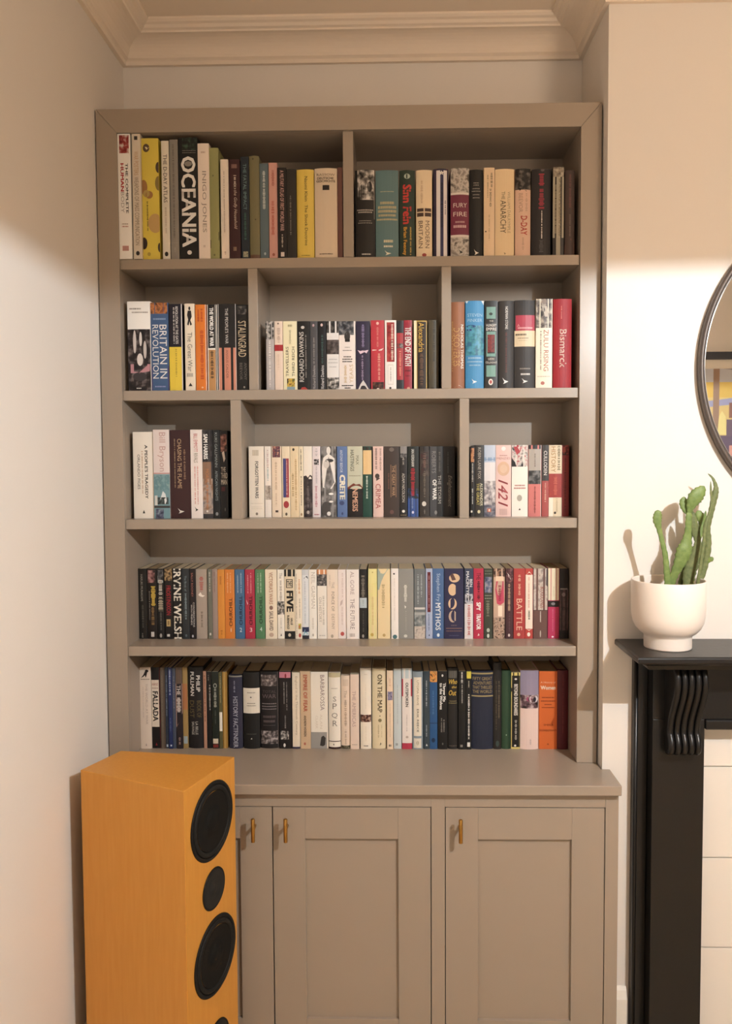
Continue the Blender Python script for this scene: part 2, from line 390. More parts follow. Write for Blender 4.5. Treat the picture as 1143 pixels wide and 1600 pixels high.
# tiled slips beside the opening
slp = tag(link('fireplace_slip', box_me(OPX+0.0005, 2*FX-OPX-0.0005, -0.052, FB, 0.0, OPZ-0.001, 0, (FX, -0.05, 0)), plain('#d8cfc0', 0.7)), 'off-white tiled panel inside the black fireplace surround', 'tiles')
slp.location = (FX, -0.05, 0)
zj = [OPZ-0.0015, -0.910+ZF, -1.162+ZF, -1.413+ZF, 0.0005]
TILE = mottled('cream_tile', '#efe8de', '#ece4d9', 0.3, 4)
for a, b in zip(zj[:-1], zj[1:]):
    for x0, x1 in ((OPX+0.001, OPX+0.150), (2*FX-OPX-0.150, 2*FX-OPX-0.001)):
        link('tile', box_me(x0, x1, -0.058, -0.0522, b+0.0016, a-0.0016, 0.0008, (FX, -0.05, 0)), TILE, slp)
link('fire_opening', box_me(OPX+0.152, 2*FX-OPX-0.152, -0.0560, -0.0522, 0.001, OPZ-0.12, 0.001, (FX, -0.05, 0)), plain('#0c0b0a', 0.7), slp)

# ------------------------------------------------------------------ mirror
mr = thing('round_mirror', (FX, BREAST_Y-0.012, 0.163+ZF), 'large round wall mirror with slim dark metal frame above the mantel', 'mirror')
R0 = 0.4456
rot = Matrix.Rotation(math.pi/2, 4, 'X')
fr = link('frame', lathe_me([(R0-0.012, -0.0105), (R0-0.012, 0.014), (R0-0.006, 0.016), (R0, 0.014), (R0, -0.0105), (R0-0.012, -0.0105)], 128), plain('#5e534c', 0.45, 0.3), mr); fr.matrix_local = rot
mm, n, l, b = new_mat('silvered_glass'); b.inputs['Base Color'].default_value = (0.92, 0.92, 0.90, 1); b.inputs['Metallic'].default_value = 1; b.inputs['Roughness'].default_value = 0.01
gl = link('glass', lathe_me([(0, -0.009), (R0-0.0125, -0.009), (R0-0.0125, 0.004), (R0-0.017, 0.006), (0, 0.006)], 128, False), mm, mr); gl.matrix_local = rot

# ------------------------------------------------------------------ framed print on the wall behind the viewer, seen in the mirror
PX0, PX1, PZ0, PZ1 = 2.50, 3.70, -0.36+ZF, 0.622+ZF
OP = (3.10, ROOM_Y, PZ0)
pf = thing('framed_print', OP, 'large framed colourful print with pale mount, reflected in the round mirror', 'picture')
fw_ = 0.050
BLK = plain('#4a4c54', 0.4)
for x0, x1, z0, z1 in ((PX0, PX1, PZ1-fw_, PZ1), (PX0, PX1, PZ0, PZ0+fw_), (PX0, PX0+fw_, PZ0+fw_, PZ1-fw_), (PX1-fw_, PX1, PZ0+fw_, PZ1-fw_)):
    link('frame_bar', box_me(x0, x1, ROOM_Y+0.001, ROOM_Y+0.030, z0, z1, 0.001, OP), BLK, pf)
link('mount', box_me(PX0+fw_, PX1-fw_, ROOM_Y+0.001, ROOM_Y+0.016, PZ0+fw_, PZ1-fw_, 0, OP), plain('#e9e2d6', 0.8), pf)
ix0, ix1, iz0, iz1 = PX0+0.11, PX1-0.11, PZ0+0.11, PZ1-0.11
pr = link('print', box_me(ix0, ix1, ROOM_Y+0.0162, ROOM_Y+0.017, iz0, iz1, 0, OP), plain('#e2c98a', 0.7), pf)
def blk(name, pts, c, k):
    link(name, prism_me([(x, z+ZF) for x, z in pts], ROOM_Y+0.0171, ROOM_Y+0.0172+0.0003*k, 'Y', 0, OP), plain(c, 0.7), pr)
def rc(x0, x1, z0, z1): return [(x0, z0), (x1, z0), (x1, z1), (x0, z1)]
blk('sky_band', rc(ix0, ix1, 0.425, iz1-ZF), '#c9cbd2', 1)
blk('roof_wedge', [(2.98, iz1-ZF), (ix1, 0.44), (ix1, iz1-ZF)], '#8d8a98', 2)
blk('ochre_band', rc(ix0, ix1, 0.325, 0.425), '#e3c069', 1)
blk('lilac_band', [(ix0, 0.23), (2.96, 0.27), (ix1, 0.33), (ix1, 0.40), (2.96, 0.31), (ix0, 0.275)], '#a9a9c8', 2)
blk('floor_band', rc(ix0, ix1, iz0-ZF, 0.075), '#74667a', 1)
blk('post', rc(2.915, 2.955, 0.10, iz1-ZF), '#a58a78', 3)
blk('post', rc(2.70, 2.74, 0.10, iz1-ZF), '#a58a78', 3)
blk('brown_panel', rc(3.02, 3.22, 0.19, 0.29), '#9c7468', 3)
blk('mauve_panel', rc(3.005, 3.30, 0.07, 0.18), '#7d6c7c', 3)
blk('cream_wedge', [(2.945, 0.08), (3.005, 0.08), (2.998, 0.20), (2.975, 0.235), (2.955, 0.20)], '#ecdf9c', 4)
blk('pink_panel', rc(3.025, 3.16, -0.06, 0.01), '#dca79c', 3)

# ------------------------------------------------------------------ potted cactus on the mantel
PC = Vector((1.5100, -0.138, MZ))
pt = thing('potted_plant', PC, 'green flat-stemmed cactus in a cream footed pot on the mantel shelf', 'plant')
pot = [(0, 0.0003), (0.0585, 0.0003), (0.0590, 0.003), (0.0590, 0.030), (0.0600, 0.034), (0.070, 0.041), (0.080, 0.052), (0.087, 0.067), (0.0905, 0.085), (0.0915, 0.11), (0.0915, 0.173), (0.0905, 0.1752), (0.0885, 0.1750), (0.0878, 0.172), (0.0870, 0.11), (0.083, 0.075), (0.06, 0.05), (0, 0.045)]
link('pot', lathe_me(pot, 64), CERAMIC, pt)
link('soil', lathe_me([(0, 0.149), (0.03, 0.151), (0.06, 0.1485), (0.0868, 0.147), (0.0868, 0.137), (0, 0.137)], 40), mottled('soil', '#3a2a20', '#5a4636', 0.95, 120, 0.6, 300), pt)
CACT = mottled('cactus_skin', '#4f6a30', '#8f9f5e', 0.5, 95, 0.5, 160)
CACT2 = mottled('cactus_skin_dull', '#4a5a30', '#868a5c', 0.55, 120, 0.5, 180)
def cw(cx, cy, dy=0.0):                    # crop coordinates of the plant close-up -> local point
    p = at_y(943+cx/4.705, 720+cy/4.705, PC.y+dy)
    return p-PC
def stem(pts, mat=CACT, thick=0.35, tip=True):
    if pts[0][1] == 905: pts = [(pts[0][0], 985, pts[0][2], pts[0][3])] + pts       # rooted in the soil
    P = catmull([tuple(cw(a, b, dy)) + (w*1.14/4.705/2*0.00167,) for a, b, w, dy in pts], 5)
    n_ = len(P)
    fl = [(max(0.0008, q[3]), max(0.0010, q[3]*thick)) for q in P]
    for i_ in range(2, n_-2): fl[i_] = (fl[i_][0]*(1+0.10*math.sin(i_*2.3+pts[0][0])), fl[i_][1])
    if tip: fl[-1] = (fl[-1][0]*0.25, fl[-1][1]*0.3); fl[-2] = (fl[-2][0]*0.75, fl[-2][1]*0.8)
    link('stem', tube_me([q[:3] for q in P], 0, 12, fl), mat, pt)
stem([(468, 905, 42, -.02), (462, 820, 40, -.022), (452, 700, 34, -.024), (430, 600, 30, -.025), (405, 500, 34, -.026), (392, 440, 54, -.026), (395, 395, 52, -.026), (397, 362, 26, -.026)])
stem([(490, 905, 60, 0), (520, 830, 56, -.004), (562, 740, 82, -.008), (590, 660, 100, -.01), (606, 600, 70, -.01), (618, 520, 44, -.012), (622, 430, 40, -.014), (626, 372, 34, -.014)])
stem([(626, 385, 26, -.014), (640, 330, 60, -.016), (668, 275, 92, -.018), (706, 228, 78, -.018), (738, 186, 26, -.018)])
stem([(622, 395, 24, -.010), (596, 350, 48, -.006), (586, 305, 56, -.004), (588, 264, 24, -.004)])
stem([(620, 905, 74, .012), (630, 820, 84, .012), (660, 730, 84, .010), (684, 650, 66, .008), (690, 590, 44, .006), (672, 520, 56, .004), (664, 470, 52, .002), (655, 372, 20, 0)], CACT2)
stem([(690, 600, 24, .01), (716, 520, 34, .012), (722, 450, 50, .014), (702, 400, 56, .014), (686, 366, 24, .014)])
stem([(705, 905, 34, .02), (735, 800, 40, .02), (758, 690, 44, .018), (768, 590, 40, .016), (762, 500, 36, .014), (780, 410, 36, .012), (800, 320, 40, .010), (818, 240, 42, .010), (822, 190, 28, .010), (800, 130, 16, .010), (764, 94, 8, .010)], CACT2, 0.5)
stem([(690, 905, 24, -.02), (712, 760, 22, -.02), (735, 600, 24, -.02), (745, 480, 26, -.02), (770, 400, 20, -.02), (790, 320, 14, -.02), (786, 220, 14, -.02), (784, 150, 6, -.02)], CACT2, 0.6)
stem([(752, 760, 14, .018), (772, 735, 26, .016), (790, 722, 34, .014), (806, 714, 12, .014)])
stem([(560, 905, 30, .03), (580, 830, 34, .034), (600, 740, 34, .036), (606, 640, 26, .036), (640, 540, 24, .036), (640, 380, 22, .034), (632, 234, 8, .034)], CACT2, 0.6)
stem([(750, 480, 14, .016), (744, 430, 22, .016), (748, 366, 10, .016)])

# ------------------------------------------------------------------ books
PAGES = mottled('page_edges', '#d9c9ab', '#cdbb9b', 0.9, 90)
PAGES2 = mottled('old_page_edges', '#b39c78', '#a28b69', 0.9, 90)
def fade(h):
    v = [int(h[i:i+2], 16) for i in (1, 3, 5)]; g = 0.3*v[0]+0.55*v[1]+0.15*v[2]
    return '#%02x%02x%02x' % tuple(max(0, min(255, round(x+(g-x)*0.16))) for x in v)
def ink(h, *a): return plain(fade(h), *a)
def T(s, c, u, v0, v1, h, d='d', bold=0.0, it=0.0): return ('t', s, c, u, v0, v1, h, d, bold, it)
def H(s, c, v0, v1, u0=0.1, u1=0.9, bold=0.0, it=0.0): return ('h', s, c, v0, v1, u0, u1, bold, it)
def L(c, u, v0, v1, h=0.2, d='d'): return ('l', c, u, v0, v1, h, d)        # lettering too small to read
def B(c, v0, v1, u0=0.0, u1=1.0): return ('b', c, v0, v1, u0, u1)
def P(c, v0, v1, u0=0.0, u1=1.0, s=45.0): return ('p', c, v0, v1, u0, u1, s)
def E(c, u, v, ru, rv): return ('e', c, u, v, ru, rv)
def G(c, *pts): return ('g', c, pts)
def bird(c, u, v, s=1.0): return G(c, (u-.14*s, v-.035*s), (u-.03*s, v-.012*s), (u+.16*s, v), (u+.02*s, v+.014*s), (u-.10*s, v+.022*s), (u-.04*s, v+.004*s))
w, cr, k, rd = '#f1ece4', '#ecdcc0', '#191717', '#b3262b'
BW = ('#1a1918', '#77716a', '#d8d0c6'); DK = ('#141312', '#2b2826', '#6a635c')
NAVY = '#1d2440'

# x0, x1, top (photo pixels), cover colour, print on the spine, label
R1L = [
 (186, 206.4, 202.5, w, [P(('#7c1c1c', '#a83a34', '#d6c2b4'), .012, .155, .14, .9, 60), T('THE COMPLETE', '#2a2523', .70, .235, .635, .20, 'd', .02), T('HUMAN', '#c02d2c', .34, .235, .46, .26, 'd', .035), T('BODY', '#a79f97', .34, .465, .63, .26), L('#b8a99c', .5, .715, .725, .5, 'h'), L('#c08a7c', .5, .735, .745, .5, 'h'), B('#c58a80', .895, .935, .25, .75)], 'tall glossy white book with red figure at its head, top shelf by the left stile', dict(dy=-.0105, d=.2)),
 (209, 222, 206.4, '#dccdb6', [B('#3a322c', .02, .05, .3, .7), T('WAR POSTERS', '#c79a63', .5, .14, .33, .52), T('WEAPONS OF MASS COMMUNICATION', '#8d7a62', .5, .345, .89, .52), E('#2a2624', .5, .955, .22, .018)], 'cream book with worn tan capitals beside the tall white book', dict(dy=-.0085)),
 (222, 250, 216, '#e3c93f', [E('#5e4630', .28, .08, .2, .034), G('#e9d9a0', (.2, .07), (.48, .075), (.3, .095)), E('#4c3c30', .98, .24, .16, .045), E('#8d7736', .98, .37, .2, .06), E('#a8743c', .08, .4, .24, .06), E('#a8743c', .42, .465, .22, .032), E('#b79a4d', .25, .455, .2, .03), E('#c9a05a', .75, .7, .42, .08), L('#7b6a30', .3, .52, .76, .12), E('#3c2b26', .06, .865, .2, .05), E('#3c2b26', 1.0, .90, .12, .04), E('#b59b35', .35, .955, .1, .016)], 'yellow book patterned with brown circles and blobs', {}),
 (254.5, 266, 220, '#e3d8c2', [T('THE D-DAY ATLAS', '#3a342e', .5, .115, .52, .5), L('#b5a690', .5, .56, .78, .3), E('#2a2624', .5, .955, .24, .02)], 'thin cream book with dark capitals next to the yellow book', {}),
 (267.5, 280, 218, '#8d867c', [L('#6d675f', .45, .04, .82, .3), B('#a49c90', .86, .862), L('#a49c90', .5, .9, .94, .3)], 'plain grey book beside the black book with huge white capitals', {}),
 (281.5, 311, 215, '#171717', [P(('#171717', '#1f2a24', '#3f5a46'), .0, .10, .2, .95, 60), L('#8a837c', .55, .105, .11, .7, 'h'), L('#8a837c', .55, .122, .127, .7, 'h'), T('OCEANIA', '#ece6de', .5, .155, .90, .76, 'd', .03), E('#8d857c', .5, .215, .2, .022), E('#ded6cc', .5, .945, .12, .018)], 'black book with huge white capitals running down the spine, top shelf', {}),
 (311, 328.5, 224, '#ecdccb', [L('#c4aa98', .5, .07, .085, .4, 'h'), T('INIGO JONES', '#9c8d80', .5, .24, .77, .46), L('#c9b4a2', .5, .88, .9, .2, 'h')], 'pale pinkish book with tall grey serif capitals beside the black book', {}),
 (328.5, 343, 231, '#98965a', [G('#1d1b19', (.02, .83), (.98, .755), (.98, .83), (.02, .905)), E('#6f6d44', .4, .25, .08, .008), E('#6f6d44', .45, .965, .1, .01)], 'olive green book with black diagonal slash near its foot', {}),
 (346, 358, 249, '#e9dac8', [L('#b8a593', .45, .12, .74, .22), L('#b8a593', .5, .93, .96, .3)], 'thin cream book between the olive slashed book and a dark maroon one', {}),
 (359, 376, 249, '#3f1c20', [L('#8f6a60', .5, .05, .09, .5, 'h'), L('#cdb8a6', .55, .16, .30, .34), T('the Godly Household', '#cdb8a6', .55, .31, .70, .36, 'd', 0, .3), L('#9a7a60', .5, .88, .92, .3, 'h')], 'dark maroon book with pale italic lettering on the top shelf', {}),
 (377.5, 390, 245, '#1c2834', [T('THE FATAL IMPACT', '#6f9090', .5, .07, .52, .4), L('#3f6a5c', .5, .55, .82, .35), P(('#8d8a72', '#b5ad8c', '#5a5844'), .93, .985, .2, .8, 200)], 'dark blue-black book with muted teal lettering beside the maroon one', {}),
 (390.5, 406, 243.5, '#77704a', [B('#6a4a36', .965, 1.0), E('#4f4a32', .4, .03, .08, .01), E('#4f4a32', .6, .62, .07, .008)], 'plain olive-brown cloth book with no visible title', dict(h=1)),
 (407, 420, 255.5, '#5a6d74', [L('#c5ccc8', .5, .08, .48, .42), E('#a9b8b8', .55, .95, .12, .015)], 'slate blue book next to the salmon pink one', {}),
 (421, 434, 254.5, '#d79a8c', [L('#b96a5c', .5, .08, .24, .5), L('#c2604e', .45, .40, .76, .5), E('#a85a48', .5, .96, .16, .016)], 'salmon pink thin book on the top shelf', {}),
 (434.5, 448, 262, '#1b1716', [T('A MILITARY ATLAS OF FIRST WORLD WAR', '#d3a59b', .5, .03, .70, .44, 'd', .015), L('#c9b8a8', .5, .74, .88, .26), B('#d6c6ba', .935, .985, .32, .72)], 'black book with pink-white capitals beside the salmon pink one', {}),
 (448, 463, 264, '#2b2723', [L('#7f786e', .42, .30, .74, .2), B('#3a3530', .985, 1.0)], 'charcoal book with tiny grey letters between black and yellow books', {}),
 (464, 491, 264.7, '#e8c548', [T('Naomi Klein', '#3a3020', .55, .08, .36, .17), T('The Shock Doctrine', '#3a3020', .55, .40, .86, .17), L('#a78f30', .5, .965, .975, .5, 'h')], 'bright yellow rounded hardback with thin black typewriter letters', dict(h=1)),
 (492, 527, 262.7, '#d9c3a4', [H('RASSOW', '#7a6a55', .06, .085), H('DEUTSCHE', '#2b2420', .10, .125, .12, .85, .02), H('GESCHICHTE', '#2b2420', .132, .157, .08, .92, .02), B('#2b211d', .19, .245, .36, .66), L('#5a4a3c', .5, .955, .965, .6, 'h')], 'thick beige hardback with small black square under its title', dict(h=1)),
 (527.6, 535.6, 261.6, '#6b4036', [], 'thin brown book squeezed against the top shelf divider', {}),
]
R1R = [
 (555, 586, 265.6, '#1d1b1a', [P(BW, 0, .34, .12, .97, 55), G('#191817', (.14, .42), (.22, .2), (.34, .16), (.32, .3), (.18, .42)), E('#191817', .74, .19, .12, .06), B('#8a847c', .13, .56, .945, .975), L('#a39b90', .5, .45, .465, .8, 'h'), L('#a39b90', .5, .475, .49, .7, 'h'), L('#8b8378', .5, .575, .585, .6, 'h'), L('#8b8378', .5, .60, .61, .7, 'h'), L('#c9c0b6', .55, .955, .97, .45, 'h')], 'black hardback with black-and-white photograph on its upper spine, top shelf', dict(h=1)),
 (587, 622.5, 266, '#5a7c7e', [L('#a9a98a', .5, .24, .25, .6, 'h'), L('#b6aa80', .5, .36, .39, .6, 'h'), L('#b6aa80', .5, .41, .44, .8, 'h'), L('#b6aa80', .5, .455, .485, .8, 'h'), L('#b6aa80', .5, .505, .53, .75, 'h'), L('#b6aa80', .5, .555, .575, .9, 'h'), L('#d3c9a6', .55, .80, .83, .4, 'h'), L('#e2dac0', .55, .865, .885, .4, 'h'), bird('#e2dac0', .52, .955)], 'broad dusty teal hardback with faded gold lettering', dict(h=1)),
 (624, 648, 266, '#24382c', [E('#9fae9f', .5, .07, .2, .03), T('Sinn Fein', '#d43a30', .5, .165, .62, .56, 'd', .04), T('Brian Feeney', '#d89b2c', .34, .655, .98, .3, 'd', .03), L('#c9a23a', .72, .655, .98, .16)], 'dark green hardback with chunky red and gold lettering', dict(h=1)),
 (650, 675, 265.6, '#e8cfa6', [L('#cfae8a', .35, .12, .38, .2), B('#4b342c', .44, .535, .06, .94), B('#d9c09a', .44, .535, .46, .54), B('#d9c09a', .478, .492, .06, .94), T('MODERN', '#6d5644', .70, .585, .90, .26), T('BRITAIN', '#6d5644', .28, .585, .90, .26), E('#b0443c', .5, .98, .14, .02)], 'cream hardback with a dark flag block above serif lettering', dict(h=1)),
 (677, 700, 263.5, '#352b44', [B('#ded6d2', .02, 1, .2, .46), B('#ded6d2', .02, 1, .68, .92), B('#2c2a55', .02, 1, .46, .68), G('#b3262b', (.16, 0), (.94, 0), (.57, .11)), G('#f0e8dc', (.55, .02), (.6, .038), (.72, .04), (.62, .052), (.66, .072), (.55, .06), (.44, .072), (.48, .052), (.38, .04), (.5, .038)), L('#1c1a30', .57, .16, .68, .22), L('#5a5470', .8, .36, .52, .12)], 'hardback printed like a blue and white striped flag with red triangle', dict(h=1)),
 (704, 732.5, 262.6, '#7b2a41', [P(('#8d8278', '#c6bbae', '#5a524a'), 0, .3, 0, 1, 60), B('#d8cdc2', .275, .3), H('FURY', '#d8c2b8', .395, .445, .14, .88), H('FIRE', '#d8c2b8', .495, .545, .14, .88), L('#b98a8c', .5, .60, .62, .5, 'h'), L('#c9a0a0', .5, .645, .675, .7, 'h'), B('#d8cdc2', .755, .78), P(('#8d8278', '#c6bbae', '#5a524a'), .78, 1, 0, 1, 60), bird('#1c1a19', .55, .95)], 'magenta hardback with grey aerial photographs at head and foot', dict(h=1)),
 (733, 754, 265, '#1b1a19', [L('#8f877c', .5, .15, .16, .4, 'h'), L('#8f877c', .5, .175, .185, .4, 'h'), L('#8f877c', .5, .215, .225, .55, 'h'), L('#8f877c', .5, .245, .255, .65, 'h'), L('#8f877c', .5, .285, .295, .5, 'h'), L('#8f877c', .5, .32, .33, .5, 'h'), bird('#d8d0c6', .5, .96, 1.2)], 'black hardback with small stacked pale lines beside the magenta one', dict(h=1)),
 (755.5, 772, 262, '#e6c49a', [L('#8d7a60', .72, .06, .22, .3), L('#8d7a60', .62, .24, .44, .3), L('#9c8a70', .36, .08, .34, .16), E('#2a211c', .18, .72, .07, .008), L('#c0a27c', .5, .53, .82, .2)], 'narrow tan-cream book with faint italic lettering, top shelf', {}),
 (773, 803, 264, '#e8c998', [T('WILLIAM DALRYMPLE', '#a58f6c', .72, .26, .74, .15), T('THE', '#7a684c', .42, .26, .35, .17), T('ANARCHY', '#5a4a36', .42, .36, .74, .3), G('#8b7757', (.5, .99), (.46, .96), (.56, .975))], 'broad cream book with large plain serif capitals near a red-lettered one', dict(h=1)),
 (804.5, 828.5, 263.5, '#e0b598', [P(DK, 0, .24, 0, 1, 70), G('#1a1716', (0, .23), (.3, .25), (.5, .22), (.7, .26), (1, .23), (1, .2), (0, .2)), T('BEEVOR', '#b08c74', .35, .28, .50, .26), L('#c39c84', .72, .28, .50, .2), T('D-DAY', '#c23a30', .56, .54, .76, .42, 'd', .02), L('#c39c84', .5, .79, .93, .2)], 'peach hardback with dark photograph at its head and red capitals', dict(h=1)),
 (830, 860, 264, '#231f20', [E('#5a4a4a', .55, .01, .1, .02), L('#a32636', .5, .055, .2, .4), L('#a32636', .5, .23, .46, .4), L('#d8d0c6', .52, .48, .80, .08), L('#4a4546', .5, .82, .96, .3)], 'black hardback with red italic lettering and a thin white line of text', dict(h=1)),
 (863, 880, 261, '#27211e', [B('#a39880', 0, .80, 0, 1), P(('#5a4f42', '#8d7f6c', '#b5a890'), 0, .11, 0, 1, 80), B('#9a917c', .80, 1, .3, .68), L('#75694f', .62, .13, .78, .28), L('#8a7e66', .25, .2, .76, .2)], 'grey-beige book whose pale panel narrows to a strip at its foot', {}),
 (882, 897, 266, '#43312b', [L('#6b3f3a', .5, .05, .44, .3), L('#6f5a4e', .5, .52, .78, .2), G('#6a3f32', (0, .88), (.6, .8), (1, .86), (1, 1), (0, 1))], 'dark brown hardback standing by the right stile on the top shelf', dict(h=1)),
]
R2L = [
 (201, 237, 471, w, [L('#8c8178', .35, .075, .09, .5, 'h'), L('#a59a90', .55, .115, .13, .7, 'h'), P(('#151213', '#2c2324', '#7a6c6a'), .31, 1, 0, .97, 42), E('#cfc4bc', .3, .45, .07, .13), E('#d8cfc6', .56, .42, .06, .08), E('#c5bab2', .74, .54, .07, .1), E('#d9cfc8', .52, .65, .13, .07), G('#c0838a', (.1, .7), (.95, .70), (.92, .78), (.5, .80), (.1, .80)), E('#3a3436', .5, .84, .3, .05), L('#d8d0c8', .45, .965, .975, .2, 'h')], 'broad white book with dark photograph of pale figures over its lower spine', {}),
 (237, 264.5, 473, '#3d5a86', [P(('#8d4a26', '#c8763a', '#3a2420'), .0, .125, 0, .95, 60), G('#433f72', (0, .72), (1, .72), (1, 1), (0, 1)), L('#7d97bd', .5, .175, .195, .7, 'h'), T('BRITAIN IN', '#e4dfdb', .70, .25, .86, .40), T('REVOLUTION', '#e4dfdb', .26, .25, .86, .34), L('#8a8fc0', .5, .945, .96, .6, 'h')], 'blue and purple book with two columns of white capitals', {}),
 (265.5, 286, 475, '#1c1725', [T('REVOLUTION AT THE GATES', '#e2dad2', .6, .03, .46, .2, 'd', .02), L('#cfc7c0', .38, .04, .46, .16), B('#e6c42e', .495, 1.0, 0, .92), L('#b0912c', .52, .52, .84, .16), B('#d8cfc6', 0, 1.0, .93, 1.0)], 'book half black above and half yellow below, second shelf', {}),
 (290, 305.5, 474.6, '#ead9bf', [E('#2a2422', .5, .055, .1, .022), G('#2a2422', (.34, .08), (.66, .08), (.72, .15), (.58, .19), (.74, .24), (.56, .25), (.5, .2), (.4, .25), (.26, .24), (.36, .18), (.26, .13)), T('The Great War', '#7d7568', .5, .33, .78, .46), L('#b5a996', .45, .80, .84, .6, 'h'), G('#3a342e', (.3, .95), (.5, .91), (.7, .95))], 'slim cream book with tiny black soldier silhouette at its head', {}),
 (306.5, 323, 476, '#e9761c', [L('#c4431c', .62, .05, .2, .3), L('#c4431c', .3, .06, .2, .24), L('#c8481e', .6, .3, .87, .44), E('#f0b88c', .6, .965, .1, .01), B('#f0e6da', .0, 1.0, .95, 1.0)], 'plain bright orange book with rust lettering on the second shelf', {}),
 (325, 340, 476, '#e8e0d4', [B('#191717', 0, .505, .08, .82), B('#c28a4e', .525, 1, .1, .82), T('THE WORLD AT WAR', '#f0ebe4', .46, .035, .485, .42, 'd', .05), L('#3a2a1c', .46, .54, .86, .42), B('#191717', 0, 1, .86, .94)], 'narrow book with black upper half in bold white, tan lower half', {}),
 (342, 370, 475, '#1d1b1b', [B('#d68467', .505, 1, 0, 1), B('#e6ddd4', 0, 1, .0, .025), T("THE PEOPLE'S WAR", '#cfc7be', .48, .05, .46, .17), T('ANGUS CALDER', '#8d5a48', .48, .53, .86, .13), B('#e6ddd4', 0, 1, .955, .985)], 'book half black above and half salmon below', {}),
 (370.6, 389, 476, '#151413', [P(DK, .02, .115, .02, .9, 80), T('STALINGRAD', '#c9b18c', .46, .19, .61, .66), T('ANTONY', '#6f675e', .72, .68, .88, .22), T('BEEVOR', '#6f675e', .34, .68, .88, .22), E('#8a8378', .6, .965, .08, .012)], 'black book with tan serif capitals against the second shelf divider', {}),
]
